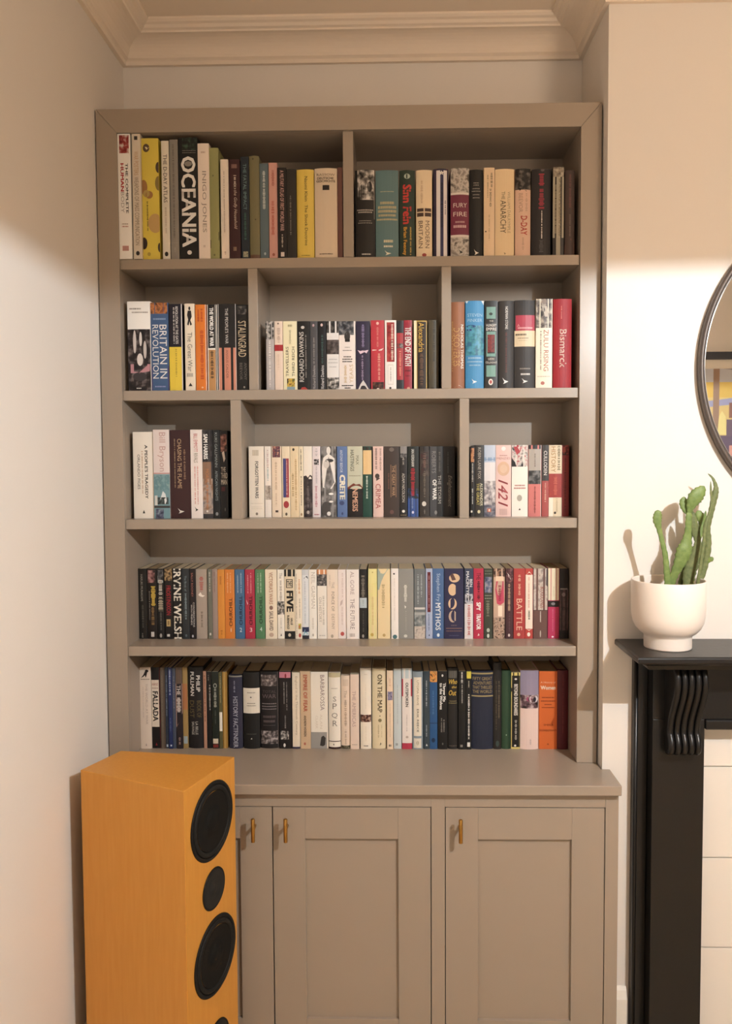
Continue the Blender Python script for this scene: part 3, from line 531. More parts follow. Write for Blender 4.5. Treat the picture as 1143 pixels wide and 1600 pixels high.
R2C = [
 (415.5, 428.5, 502, '#b4aba6', [P(BW, 0, .26, 0, 1, 90), B('#2b2725', .1, 1, 0, .08), L('#e4dcd6', .5, .28, .95, .34, 'u')], 'grey book with black-and-white photograph at its head beside the divider', {}),
 (429.5, 442.5, 502, '#e6cdb8', [E('#7a6256', .45, .035, .1, .012), L('#c0a28e', .5, .1, .31, .5, 'u'), B('#b8282c', .34, .43), L('#d6bca8', .45, .48, .7, .3, 'u')], 'pinkish cream book with one red band', {}),
 (443, 464.5, 502, '#ece0b4', [L('#a89c74', .5, .05, .08, .3, 'h'), L('#b0a57c', .5, .13, .33, .2, 'u'), T('TRAVELLERS', '#4a4436', .28, .37, .80, .2, 'u'), T('THIRD REICH', '#4a4436', .72, .37, .80, .2, 'u'), P(('#8c5a2a', '#d9b23c', '#3a4a2c'), .83, .95, .25, .82, 90), B('#8ba3a8', .95, 1.0, .25, .82), B('#2a2420', .83, .90, .25, .34)], 'pale yellow book with two columns of spaced capitals and small colour picture', {}),
 (464.5, 484.5, 502, '#1a1918', [E('#c9c2ba', .45, .09, .14, .022), T('RICHARD DAWKINS', '#dcd4ca', .34, .155, .88, .36, 'u', .01), L('#8d857c', .68, .2, .82, .16, 'u'), G('#c23a30', (.2, 1), (.35, .96), (.6, .955), (.8, .99), (.8, 1))], 'black book with wide white capitals and red mark at its foot', {}),
 (485, 496.5, 502, '#4d4b4d', [E('#c9a0a0', .45, .06, .13, .02), T('Richard Dawkins', '#a9a5a3', .5, .64, .98, .34, 'u', .02), L('#8a8684', .5, .24, .62, .32, 'u')], 'dark grey slim book beside the wide-lettered black one', {}),
 (497, 510.5, 502, '#18181b', [E('#d6b6b0', .45, .055, .14, .022), T('Richard Dawkins', '#c9c4c0', .5, .64, .98, .36, 'u', .02), L('#3f5a56', .5, .2, .62, .32, 'u')], 'black slim book with pale oval mark and dull teal lettering', {}),
 (511, 529.5, 502, '#e2dcd6', [P(DK, 0, .17, 0, 1, 80), G('#e0d8d0', (0, .26), (.3, .2), (.55, .25), (.8, .19), (1, .24), (1, .28), (0, .28)), P(('#2c2523', '#4a403c', '#6b5f5a'), .27, .48, 0, 1, 80), L('#aaa4a0', .5, .55, .56, .7, 'h'), L('#aaa4a0', .5, .60, .61, .8, 'h'), L('#aaa4a0', .5, .66, .67, .6, 'h'), P(BW, .82, 1, 0, 1, 100)], 'white book with several black-and-white photographs stacked on its spine', {}),
 (530, 555.5, 502, '#e9dcd2', [P(('#232427', '#4a4c52', '#8a8784'), 0, .2, 0, .9, 70), E('#35312f', .5, .22, .18, .07), B('#1a1817', .26, .3, .36, .66), L('#8d847c', .5, .375, .385, .3, 'h'), L('#7d746c', .5, .42, .43, .55, 'h'), L('#3a3430', .5, .51, .525, .45, 'h'), L('#3a3430', .5, .545, .56, .6, 'h'), L('#3a3430', .5, .58, .595, .6, 'h'), T('YEARS', '#d6b98a', .74, .63, .90, .22, 'u'), L('#d6b98a', .38, .64, .9, .24, 'u'), L('#2e2926', .5, .93, .945, .7, 'h'), L('#2e2926', .5, .965, .98, .35, 'h')], 'pinkish white book with dark portrait at its head and pale gold letters', {}),
 (556.5, 578, 502, '#2e2740', [L('#8a7aa0', .5, .05, .38, .26), G('#e0c0cc', (.1, .42), (.3, .435), (.5, .425), (.9, .42), (.75, .47), (.6, .45), (.3, .48)), L('#9a86a4', .45, .5, .86, .2), G('#d6cec6', (.12, 1), (.3, .92), (.5, .86), (.7, .92), (.92, 1)), E('#3a3436', .5, .97, .18, .03)], 'dark purple book with ragged pink tear across its middle', {}),
 (579.5, 600.5, 500.5, '#c8333d', [E('#e6b0a0', .5, .045, .1, .022), L('#d97a70', .5, .1, .4, .22), G('#e8cfc6', (.1, .42), (.4, .425), (.45, .43), (.1, .44)), G('#e8cfc6', (.55, .43), (.95, .4), (.8, .435), (.6, .44)), L('#e09a86', .6, .48, .86, .26), P(('#2a1a16', '#4a2c22', '#7c4a36'), .89, 1, .12, .95, 90), E('#e8d8c8', .52, .99, .1, .012)], 'bright red book with pale slash across its middle and dark foot', {}),
 (601.5, 619, 500.5, '#ebe3da', [P(('#7c1c22', '#a82c30', '#c04a40'), .03, .6, .16, .84, 60), L('#e6cdb8', .64, .06, .58, .26), B('#cfc8c0', .64, .93, .24, .74), B('#ebe3da', .65, .92, .28, .70), L('#b0a8a0', .5, .68, .88, .16), E('#3a3430', .46, .98, .1, .016)], 'white book with tall red picture panel on its spine', {}),
 (619.5, 630.5, 501, '#2b2b2e', [B('#b3353a', .18, .86, .06, .96), P(('#8a8480', '#4a4644', '#b3353a'), .33, .40, .1, .9, 120), L('#e08a70', .5, .44, .8, .4)], 'thin book striped black, red and black', {}),
 (631, 643.5, 500.5, '#a82738', [T('THE END OF FAITH', '#ece4dc', .5, .10, .66, .74, 'd', .04), L('#5a1a24', .5, .72, .74, .7, 'h'), L('#5a1a24', .5, .80, .81, .6, 'h'), E('#e09a80', .55, .985, .2, .02)], 'crimson book filled with condensed bold white capitals', {}),
 (646.5, 667, 501, '#2b1c14', [B('#f0e2b4', 0, 1, 0, .2), B('#b8923c', 0, 1, .2, .26), B('#b8923c', 0, 1, .92, .99), B('#b8923c', 0, .02, .2, .99), T('Alexandria', '#d8a83c', .56, .03, .46, .42), L('#6b4a34', .58, .48, .96, .4)], 'dark brown book with gold border and pale gold left edge', {}),
 (669, 685, 500, '#544c3a', [L('#3a3428', .55, .02, .60, .28), B('#35302a', .975, 1, .25, .85)], 'plain dark olive book beside the gold-bordered one', dict(h=1)),
]
R2R = [
 (704.5, 725.5, 471.8, '#9c6140', [T('NICHOLAS THOMAS', '#e8dccb', .82, .26, .77, .2, 'd', .03), T('DISCOVERIES', '#c99a58', .40, .30, .74, .46), L('#c99a58', .10, .22, .8, .1), G('#e2d2c0', (.25, .985), (.6, .96), (.85, .985))], 'rust brown hardback with white and gold lettering beside the divider', dict(h=1)),
 (727, 756, 470, '#3f8fc4', [G('#d9dfe0', (.0, .0), (.16, .0), (.06, .03)), G('#d9dfe0', (.84, .0), (1, .0), (.98, .05)), H('STEVEN', '#9cc4dc', .145, .18), H('PINKER', '#9cc4dc', .205, .24), P(('#2f6a8c', '#3f8f9c', '#4a9ac4'), .28, .62, .02, .98, 70), E('#283c7a', .3, .29, .25, .016), E('#283c7a', .2, .33, .14, .012), L('#8fb8d4', .5, .64, .66, .7, 'h'), L('#8fb8d4', .5, .685, .70, .8, 'h'), L('#8fb8d4', .5, .725, .74, .6, 'h'), bird('#e8ecec', .46, .92)], 'sky blue hardback with teal smudge in the middle', dict(h=1)),
 (757, 777, 470, '#262422', [B('#6f9a8c', .07, .205, .12, .84), E('#2b3a34', .46, .15, .14, .016), H('THE', '#e6e0d6', .222, .242, .34, .66, .02), H('HUNGRY', '#e6e0d6', .262, .295, .1, .9, .03), H('EMPIRE', '#e6e0d6', .305, .34, .1, .9, .03), B('#6f9a8c', .35, .385, .12, .84), B('#6f9a8c', .385, .60, .12, .2), B('#6f9a8c', .385, .60, .78, .86), P(('#5a1c1c', '#8c2f2a', '#7a2622'), .385, .585, .22, .76, 120), B('#6f9a8c', .60, .635, .12, .84), H('LIZZIE', '#e4ded3', .65, .675, .25, .75, .02), H('COLLINGHAM', '#e4ded3', .69, .715, .06, .94, .02), B('#6f9a8c', .735, .865, .12, .84), E('#e2d8cc', .46, .925, .18, .036), E('#b84a40', .46, .925, .1, .022)], 'black book with teal panels and stacked white capitals', {}),
 (778.5, 803, 470, '#373331', [T('NORMAN STONE', '#d6d0c8', .5, .065, .325, .18, 'd', .02), L('#6a3a34', .48, .36, .82, .16), bird('#e6e2dc', .42, .92, 1.3)], 'charcoal hardback with small white capitals and white bird mark', dict(h=1)),
 (803.5, 836, 469, '#35312f', [B('#b83a4c', .17, .345, .05, .97), H('A', '#e2a0a0', .27, .3, .12, .24), L('#e2a0a0', .5, .305, .325, .7, 'h'), B('#dcc49c', .345, .525, 0, 1), L('#6b5a44', .3, .38, .40, .5, 'h'), L('#8d7c60', .4, .425, .435, .5, 'h'), L('#a08f74', .4, .455, .46, .4, 'h'), L('#8d8478', .5, .77, .785, .5, 'h'), L('#d6cec4', .52, .83, .85, .45, 'h'), bird('#e2dcd4', .48, .92)], 'charcoal hardback with a pink band over a cream band', dict(h=1)),
 (836.5, 862, 467, '#e9d8bd', [P(('#2a2522', '#6d6258', '#b5a894'), 0, .325, .0, .96, 60), E('#7d6a5c', .5, .03, .15, .03), G('#b8aa98', (.35, .08), (.65, .08), (.8, .2), (.55, .2)), T('ZULU RISING', '#b0543c', .62, .345, .81, .30), L('#7a6c5c', .3, .36, .80, .1), L('#c0b09a', .5, .865, .875, .8, 'h'), E('#b8604c', .42, .945, .12, .02)], 'cream book with sepia photograph at its head and red-brown lettering', {}),
 (864, 892.5, 467, '#a81e26', [L('#d87a70', .42, .08, .22, .07), T('Bismarck', '#d8b0a0', .52, .34, .77, .38, 'd', .01)], 'glossy red rounded hardback with pale blackletter title', dict(h=1)),
]
R3L = [
 (209.5, 240.7, 675, '#eee4d4', [T("A PEOPLE'S TRAGEDY", '#2b2723', .66, .15, .77, .15, 'd', .02), L('#c9a98c', .46, .22, .71, .1), T('ORLANDO FIGES', '#4a443e', .28, .26, .66, .13), G('#3a342e', (.44, .94), (.5, .90), (.56, .94))], 'thick plain cream book with thin black capitals against the left side', {}),
 (241, 266, 671.5, '#e3d2cc', [T('Bill Bryson', '#c59a92', .52, .03, .47, .5), B('#b9736c', .485, .495), B('#6f98a0', .50, 1.0), P(('#7aa0a4', '#5f8890', '#86a8a8'), .51, .68, .02, .98, 60), G('#d8dede', (.4, .78), (.56, .69), (.72, .72), (.8, .8), (.7, .84)), B('#d0cfc8', .74, .85, .05, .22), P(('#1d1f20', '#3a4444', '#5a6a6c'), .76, .84, .22, .9, 90), B('#3f3a38', .855, .88), P(('#3a3a4a', '#5a5f7a', '#8fa0a4'), .89, 1, .1, .6, 90)], 'book with pinkish upper half and teal seaside picture below', {}),
 (267, 298.5, 672, '#3c1b1d', [T('CHASING THE FLAME', '#c0a07a', .47, .10, .66, .2), L('#8d6d54', .72, .22, .56, .14), L('#a58a68', .24, .10, .66, .07), bird('#e2d6c8', .5, .92, 1.1)], 'dark maroon paperback with faint gold capitals on the third shelf', {}),
 (299, 317, 671.5, '#ecdfd6', [T('BILL EMMOTT', '#d3504c', .46, .045, .25, .32), T('RIVALS', '#8a7a5a', .46, .265, .37, .34), L('#dc7f76', .36, .41, .84, .14), L('#dc7f76', .6, .41, .84, .14), bird('#3a3a2c', .45, .90, 1.0)], 'white paperback with red capitals beside the dark maroon one', {}),
 (317.5, 333, 672, '#3a3638', [P(('#1f1d1e', '#2c2a2c', '#4a4648'), 0, .36, 0, 1, 60), B('#8f6a52', .36, .62, 0, .85), P(('#8f6a52', '#a8968a', '#6f6a6c'), .55, .95, 0, 1, 50), T('SAM HARRIS', '#f0ebe4', .34, .045, .33, .42, 'd', .04), T('MORAL', '#c27a48', .45, .44, .60, .34), L('#c27a48', .45, .62, .9, .34), E('#e2d8cc', .42, .92, .1, .012)], 'paperback fading from black to tan with bold white capitals', {}),
 (333.5, 344.5, 672, '#191a1b', [T('KUKI GALLMANN', '#8f9694', .5, .03, .42, .36), T('AFRICAN NIGHTS', '#8f9694', .5, .46, .80, .36), E('#8a8a88', .5, .95, .2, .02)], 'slim black paperback with one line of grey capitals, third shelf', {}),
 (345, 356.6, 673, '#1a1718', [P(('#2a1c1a', '#7a4a40', '#b07a6a'), .04, .24, .1, .9, 80), G('#d8c8ba', (.25, .25), (.55, .23), (.7, .32), (.5, .36)), H('THE', '#dccfbe', .415, .47, .1, .72, .03), H('THIRD', '#dccfbe', .48, .545, .1, .95, .03), H('MAN', '#dccfbe', .555, .615, .1, .9, .03), B('#5a1c20', .64, .69, .12, .6), E('#6a6460', .6, .9, .08, .02)], 'black book with man in dark suit and stacked pale capitals', {}),
]
R3C = [
 (389.5, 413, 697.6, '#eee2d0', [L('#cdbfa8', .45, .05, .13, .4, 'h'), T('FORGOTTEN WARS', '#4a4440', .52, .21, .73, .22, 'd', .02), L('#c9bba6', .5, .80, .805, .8, 'h'), L('#c9bba6', .5, .85, .855, .7, 'h'), L('#c9bba6', .5, .875, .88, .7, 'h'), E('#8a7a68', .5, .95, .08, .02)], 'thick off-white paperback with bold dark capitals beside the left divider', {}),
 (414, 424, 697.6, '#ece2d6', [L('#c9a9a0', .5, .05, .3, .36), L('#9fb8b8', .5, .30, .48, .36), P(('#8c7a6c', '#b0a294', '#d0c4b6'), .55, .75, .1, .95, 90)], 'thin white paperback with a small grey photograph low on the spine', {}),
 (425, 440, 697.6, '#ead4b8', [P(('#a85a4a', '#3a2a4a', '#c98a70'), .0, .155, .1, .9, 110), L('#c4a888', .45, .22, .62, .3), L('#cdb294', .45, .66, .84, .24), B('#4a3a34', .9, .93, .35, .65)], 'cream paperback with small colour portrait at its head', {}),
 (441, 453.5, 697.6, '#ead6b4', [B('#a83a46', .17, .72, .5, .86), B('#4a4a86', .17, .72, .14, .5), G('#ead6b4', (.12, .15), (.88, .15), (.5, .19)), L('#d8b0a8', .6, .2, .68, .16), E('#b83a3c', .5, .82, .34, .05), E('#6a5a48', .5, .955, .14, .022)], 'cream paperback with a red and blue arrow-shaped strip', {}),
 (454, 467, 697.6, '#e8cfa4', [E('#3a3228', .4, .045, .14, .02), L('#b08f5a', .3, .38, .70, .34), L('#c09c66', .66, .18, .90, .32)], 'tan-cream paperback with two lines of ochre capitals', {}),
 (467.5, 474.2, 697.6, '#ead9b8', [L('#6f6656', .5, .04, .34, .4), L('#8a7c66', .5, .42, .84, .4), E('#a8805a', .5, .96, .2, .02)], 'very thin cream paperback beside the ochre-lettered one', {}),
 (474.6, 488, 697.6, '#ebe0cf', [G('#3a3230', (.0, .42), (.3, .41), (.5, .44), (.75, .40), (1, .42), (1, 1), (0, 1)), P(('#2b2526', '#443a3a', '#6a5c5a'), .46, 1, .02, .98, 70), L('#8d827c', .5, .56, .86, .2), E('#b8aca2', .5, .93, .16, .025)], 'paperback half cream above and near-black below, third shelf', {}),
 (488.5, 501, 697.6, '#dfd2d2', [L('#b8b0b4', .5, .03, .14, .4), P(('#1d1b1c', '#5a5658', '#cfc6c4'), .18, .26, .2, .8, 200), L('#bcb0b4', .5, .28, .52, .3), L('#c88a94', .45, .56, .86, .42), L('#b86a78', .5, .955, .97, .6, 'h')], 'pale lilac paperback with tiny black picture near its top', {}),
 (502, 525.5, 697.6, '#8a8784', [P(('#3a3836', '#6a6664', '#a09a96'), 0, 1, 0, 1, 40), E('#e2dcd4', .5, .06, .14, .055), G('#e6e0d8', (.15, .16), (.5, .1), (.9, .17), (.95, .5), (.7, .6), (.1, .58), (.05, .3)), E('#3c3735', .55, .2, .28, .025), E('#cfc8c0', .35, .25, .2, .06), E('#f0ece6', .65, .67, .16, .016), E('#f0ece6', .65, .78, .14, .014), E('#4a4644', .3, .88, .3, .1), E('#e6e0d8', .5, .95, .13, .03)], 'paperback covered by a grey photograph of a pale figure', {}),
 (527, 542.5, 697.6, '#5a75aa', [T('ANTONY BEEVOR', '#d6dbe4', .42, .05, .37, .26), T('CRETE', '#ece2cc', .52, .40, .75, .56, 'd', .06), E('#3a4a78', .45, .80, .25, .03), E('#3a4a78', .5, .95, .1, .02)], 'mid-blue paperback with bold cream capitals', {}),
 (543, 566.5, 697.6, '#c3c3a8', [G('#cdbd98', (0, .45), (1, .45), (1, .58), (0, .58)), G('#7a3020', (0, .58), (.2, .55), (.4, .52), (.55, .54), (.8, .53), (1, .58), (1, .62), (0, .62)), B('#1d1715', .6, 1.0), T('MAX', '#6a6a58', .66, .13, .26, .2), T('HASTINGS', '#4a4a40', .32, .05, .35, .24), L('#a09678', .5, .41, .42, .8, 'h'), T('NEMESIS', '#e0a888', .5, .595, .92, .36, 'd', .03)], 'paperback pale sage above and black below with orange-white capitals', {}),
 (567, 581, 697.6, '#1f4a3c', [B('#3a2c22', .01, .05), B('#e6bd80', .055, .395, .03, .97), L('#cfd8c4', .45, .42, .74, .26)], 'dark green paperback with sandy panel on its upper spine', {}),
 (583, 599, 697.6, '#e3bfb2', [L('#a8877a', .72, .03, .34, .26), L('#8a6a60', .3, .03, .32, .26), E('#4a3a34', .4, .42, .22, .035), G('#4a3a34', (.3, .44), (.7, .45), (.3, .49)), T('CRIMEA', '#a83a34', .48, .53, .88, .5)], 'pink paperback with red capitals down its lower half', {}),
 (600, 623.8, 697.6, '#41352f', [E('#6d6258', .5, .045, .16, .03), T('THE GREAT WAR', '#b8906a', .62, .27, .70, .2, 'd', .02), B('#a8805c', .26, .72, .76, .79), B('#a8805c', .26, .72, .43, .46), L('#8c5a4a', .3, .38, .60, .1), E('#6d4a44', .5, .93, .13, .03)], 'dark brown paperback with boxed tan capitals beside the pink one', {}),
 (624.2, 636, 697.6, '#262322', [B('#8d8782', 0, .12, .1, .95), P(('#8d8782', '#5a5552', '#262322'), .10, .16, .1, .95, 120), L('#9c948a', .5, .16, .26, .36), T('ADAM NICOLSON', '#cdc4b4', .5, .38, .79, .36), E('#ece6da', .5, .92, .2, .02), L('#8d7a5c', .5, .97, .98, .8, 'h')], 'slim black paperback with grey head and white dot near its foot', {}),
 (637, 654, 697.6, '#1e2421', [B('#35549a', .72, 1, 0, .96), P(('#1e2421', '#25303f', '#35549a'), .6, .74, 0, .96, 90), T('IAN KERSHAW', '#d6d2ca', .46, .04, .29, .26, 'd', .02), L('#b82a34', .46, .31, .48, .56), L('#b82a34', .46, .50, .70, .56), L('#7a90bc', .42, .73, .88, .2), E('#d8d4ec', .46, .935, .1, .02)], 'paperback black above, blue below, with bold red capitals', {}),
 (655.5, 670.5, 697.6, '#3a322c', [B('#2c2622', 0, .06), P(('#4a2a28', '#3a302c', '#55483e'), .08, .42, .12, .9, 70), L('#7a5a4c', .5, .10, .30, .4), L('#6f6456', .5, .35, .72, .3), E('#d8cfc0', .45, .815, .22, .035), L('#8d8274', .5, .9, .96, .2)], 'dark brown paperback with single pale blob near its foot', {}),
 (671.5, 691.5, 697.6, '#23211f', [B('#4a4a4c', 0, 1, 0, .52), T('ROBERTS', '#8a8884', .3, .07, .38, .3), L('#5a5650', .75, .08, .36, .2), T('THE STORM', '#a8a49c', .74, .41, .81, .24), T('OF WAR', '#ece8e0', .36, .47, .76, .32, 'd', .04), E('#8a8884', .45, .94, .1, .03)], 'paperback split grey and black lengthwise with white capitals', {}),
 (692, 710, 697.6, '#1d1a1a', [L('#4a4a48', .42, .08, .38, .2), T('Enlightenment', '#8f8678', .55, .41, .86, .42, 'd', 0, .35)], 'black paperback with dull slanted script next to the divider', {}),
]
R3R = [
 (734.5, 741, 698, '#221f1c', [P(('#a85a34', '#d08a54', '#5a2a1c'), .02, .22, .1, .9, 120), L('#b8b0a2', .5, .24, .5, .5), L('#d8d2c6', .5, .6, .82, .4), B('#e2dcd0', .91, .94, .1, .5)], 'thin dark paperback with orange head tucked against the divider', {}),
 (741.5, 755.5, 695.6, '#34302c', [T('ROBIN LANE FOX', '#b0a898', .5, .035, .47, .34), T('ALEXANDER', '#d8d0a8', .72, .53, .85, .3, 'd', .02), T('THE GREAT', '#c8b85c', .34, .53, .84, .3, 'd', .02), E('#cfc89c', .45, .93, .16, .024)], 'charcoal paperback with white and yellow-green capitals, third shelf', {}),
 (756, 773.5, 695.6, '#b7c4d6', [B('#8fa8c4', .17, .22), B('#ded8d6', .24, .52), P(('#d8d2ce', '#a8a0a0', '#5a5860'), .5, .85, 0, 1, 70), P(('#4a4a5a', '#6a6a78', '#8d8a90'), .84, 1, 0, 1, 90), L('#7a98bc', .5, .195, .205, .9, 'h'), B('#c86a4c', .885, .935, .28, .62), B('#e8ded4', .895, .925, .4, .5)], 'paperback with pale blue sky over a grey crowd photograph', {}),
 (774, 798, 695.6, '#e2bdb4', [E('#eee2dc', .5, .05, .14, .03), L('#b0746c', .5, .14, .15, .5, 'h'), H('MENZIES', '#b88078', .17, .20, .06, .94), E('#d9ae8c', .5, .33, .4, .10), E('#dcb89a', .5, .33, .24, .06), T('1421', '#b8484c', .48, .48, .86, .62, 'd', .01, .35), L('#d0a8a0', .5, .89, .98, .5, 'h')], 'dusty pink paperback with large red slanted numerals', {}),
 (799, 824, 695.6, '#eee5d8', [P(('#b83a40', '#d8ccc2', '#3a3434'), .0, .30, .02, .98, 60), G('#b8343c', (.1, .02), (.6, .02), (.5, .1), (.3, .14)), G('#1f1c1c', (0, .18), (.2, .24), (.3, .3), (0, .3)), L('#b06a5c', .5, .555, .572, .64, 'h'), L('#c07a6c', .5, .592, .61, .72, 'h'), E('#a8a294', .48, .74, .16, .045), G('#4a443c', (.42, .91), (.5, .88), (.56, .91))], 'white paperback with red and grey picture across its top third', {}),
 (825, 845, 695.6, '#d4716a', [B('#2b2826', 0, .055), B('#aaa094', .055, .355, .02, .96), L('#6a6056', .5, .12, .3, .12), P(('#24221f', '#4a4846', '#7a7876'), .355, .545, 0, .95, 70), L('#8a3a36', .5, .58, .95, .2), B('#e2ccc4', 0, 1, .95, .99)], 'paperback with grey panel over photograph over coral panel', {}),
 (846, 856.5, 695.6, '#b04a46', [B('#3c3836', 0, .5, 0, 1), T('CULLODEN', '#d4ccc4', .5, .08, .42, .5, 'd', .02), L('#d4a088', .5, .53, .8, .3)], 'narrow paperback charcoal above and red below', {}),
 (856.8, 877, 695.6, '#dcc8a4', [L('#7a6a4c', .76, .01, .36, .34), T('HISTORY', '#a8763c', .34, .02, .38, .34), B('#a8352e', .40, .735), L('#c85a44', .5, .45, .7, .4), B('#ece2cc', .735, 1, .0, .32), L('#b8a684', .62, .75, .94, .2), E('#4a3a2c', .48, .95, .09, .018)], 'cream paperback with a wide red band in its middle', {}),
 (877.6, 888, 695.6, '#8c2a2c', [P(('#3a1c1a', '#7a2c28', '#a84438'), .0, .13, .1, .95, 120), B('#2b1c1a', .10, .14), L('#6a1c22', .45, .18, .94, .4)], 'thin dark red paperback by the right stile, third shelf', {}),
]
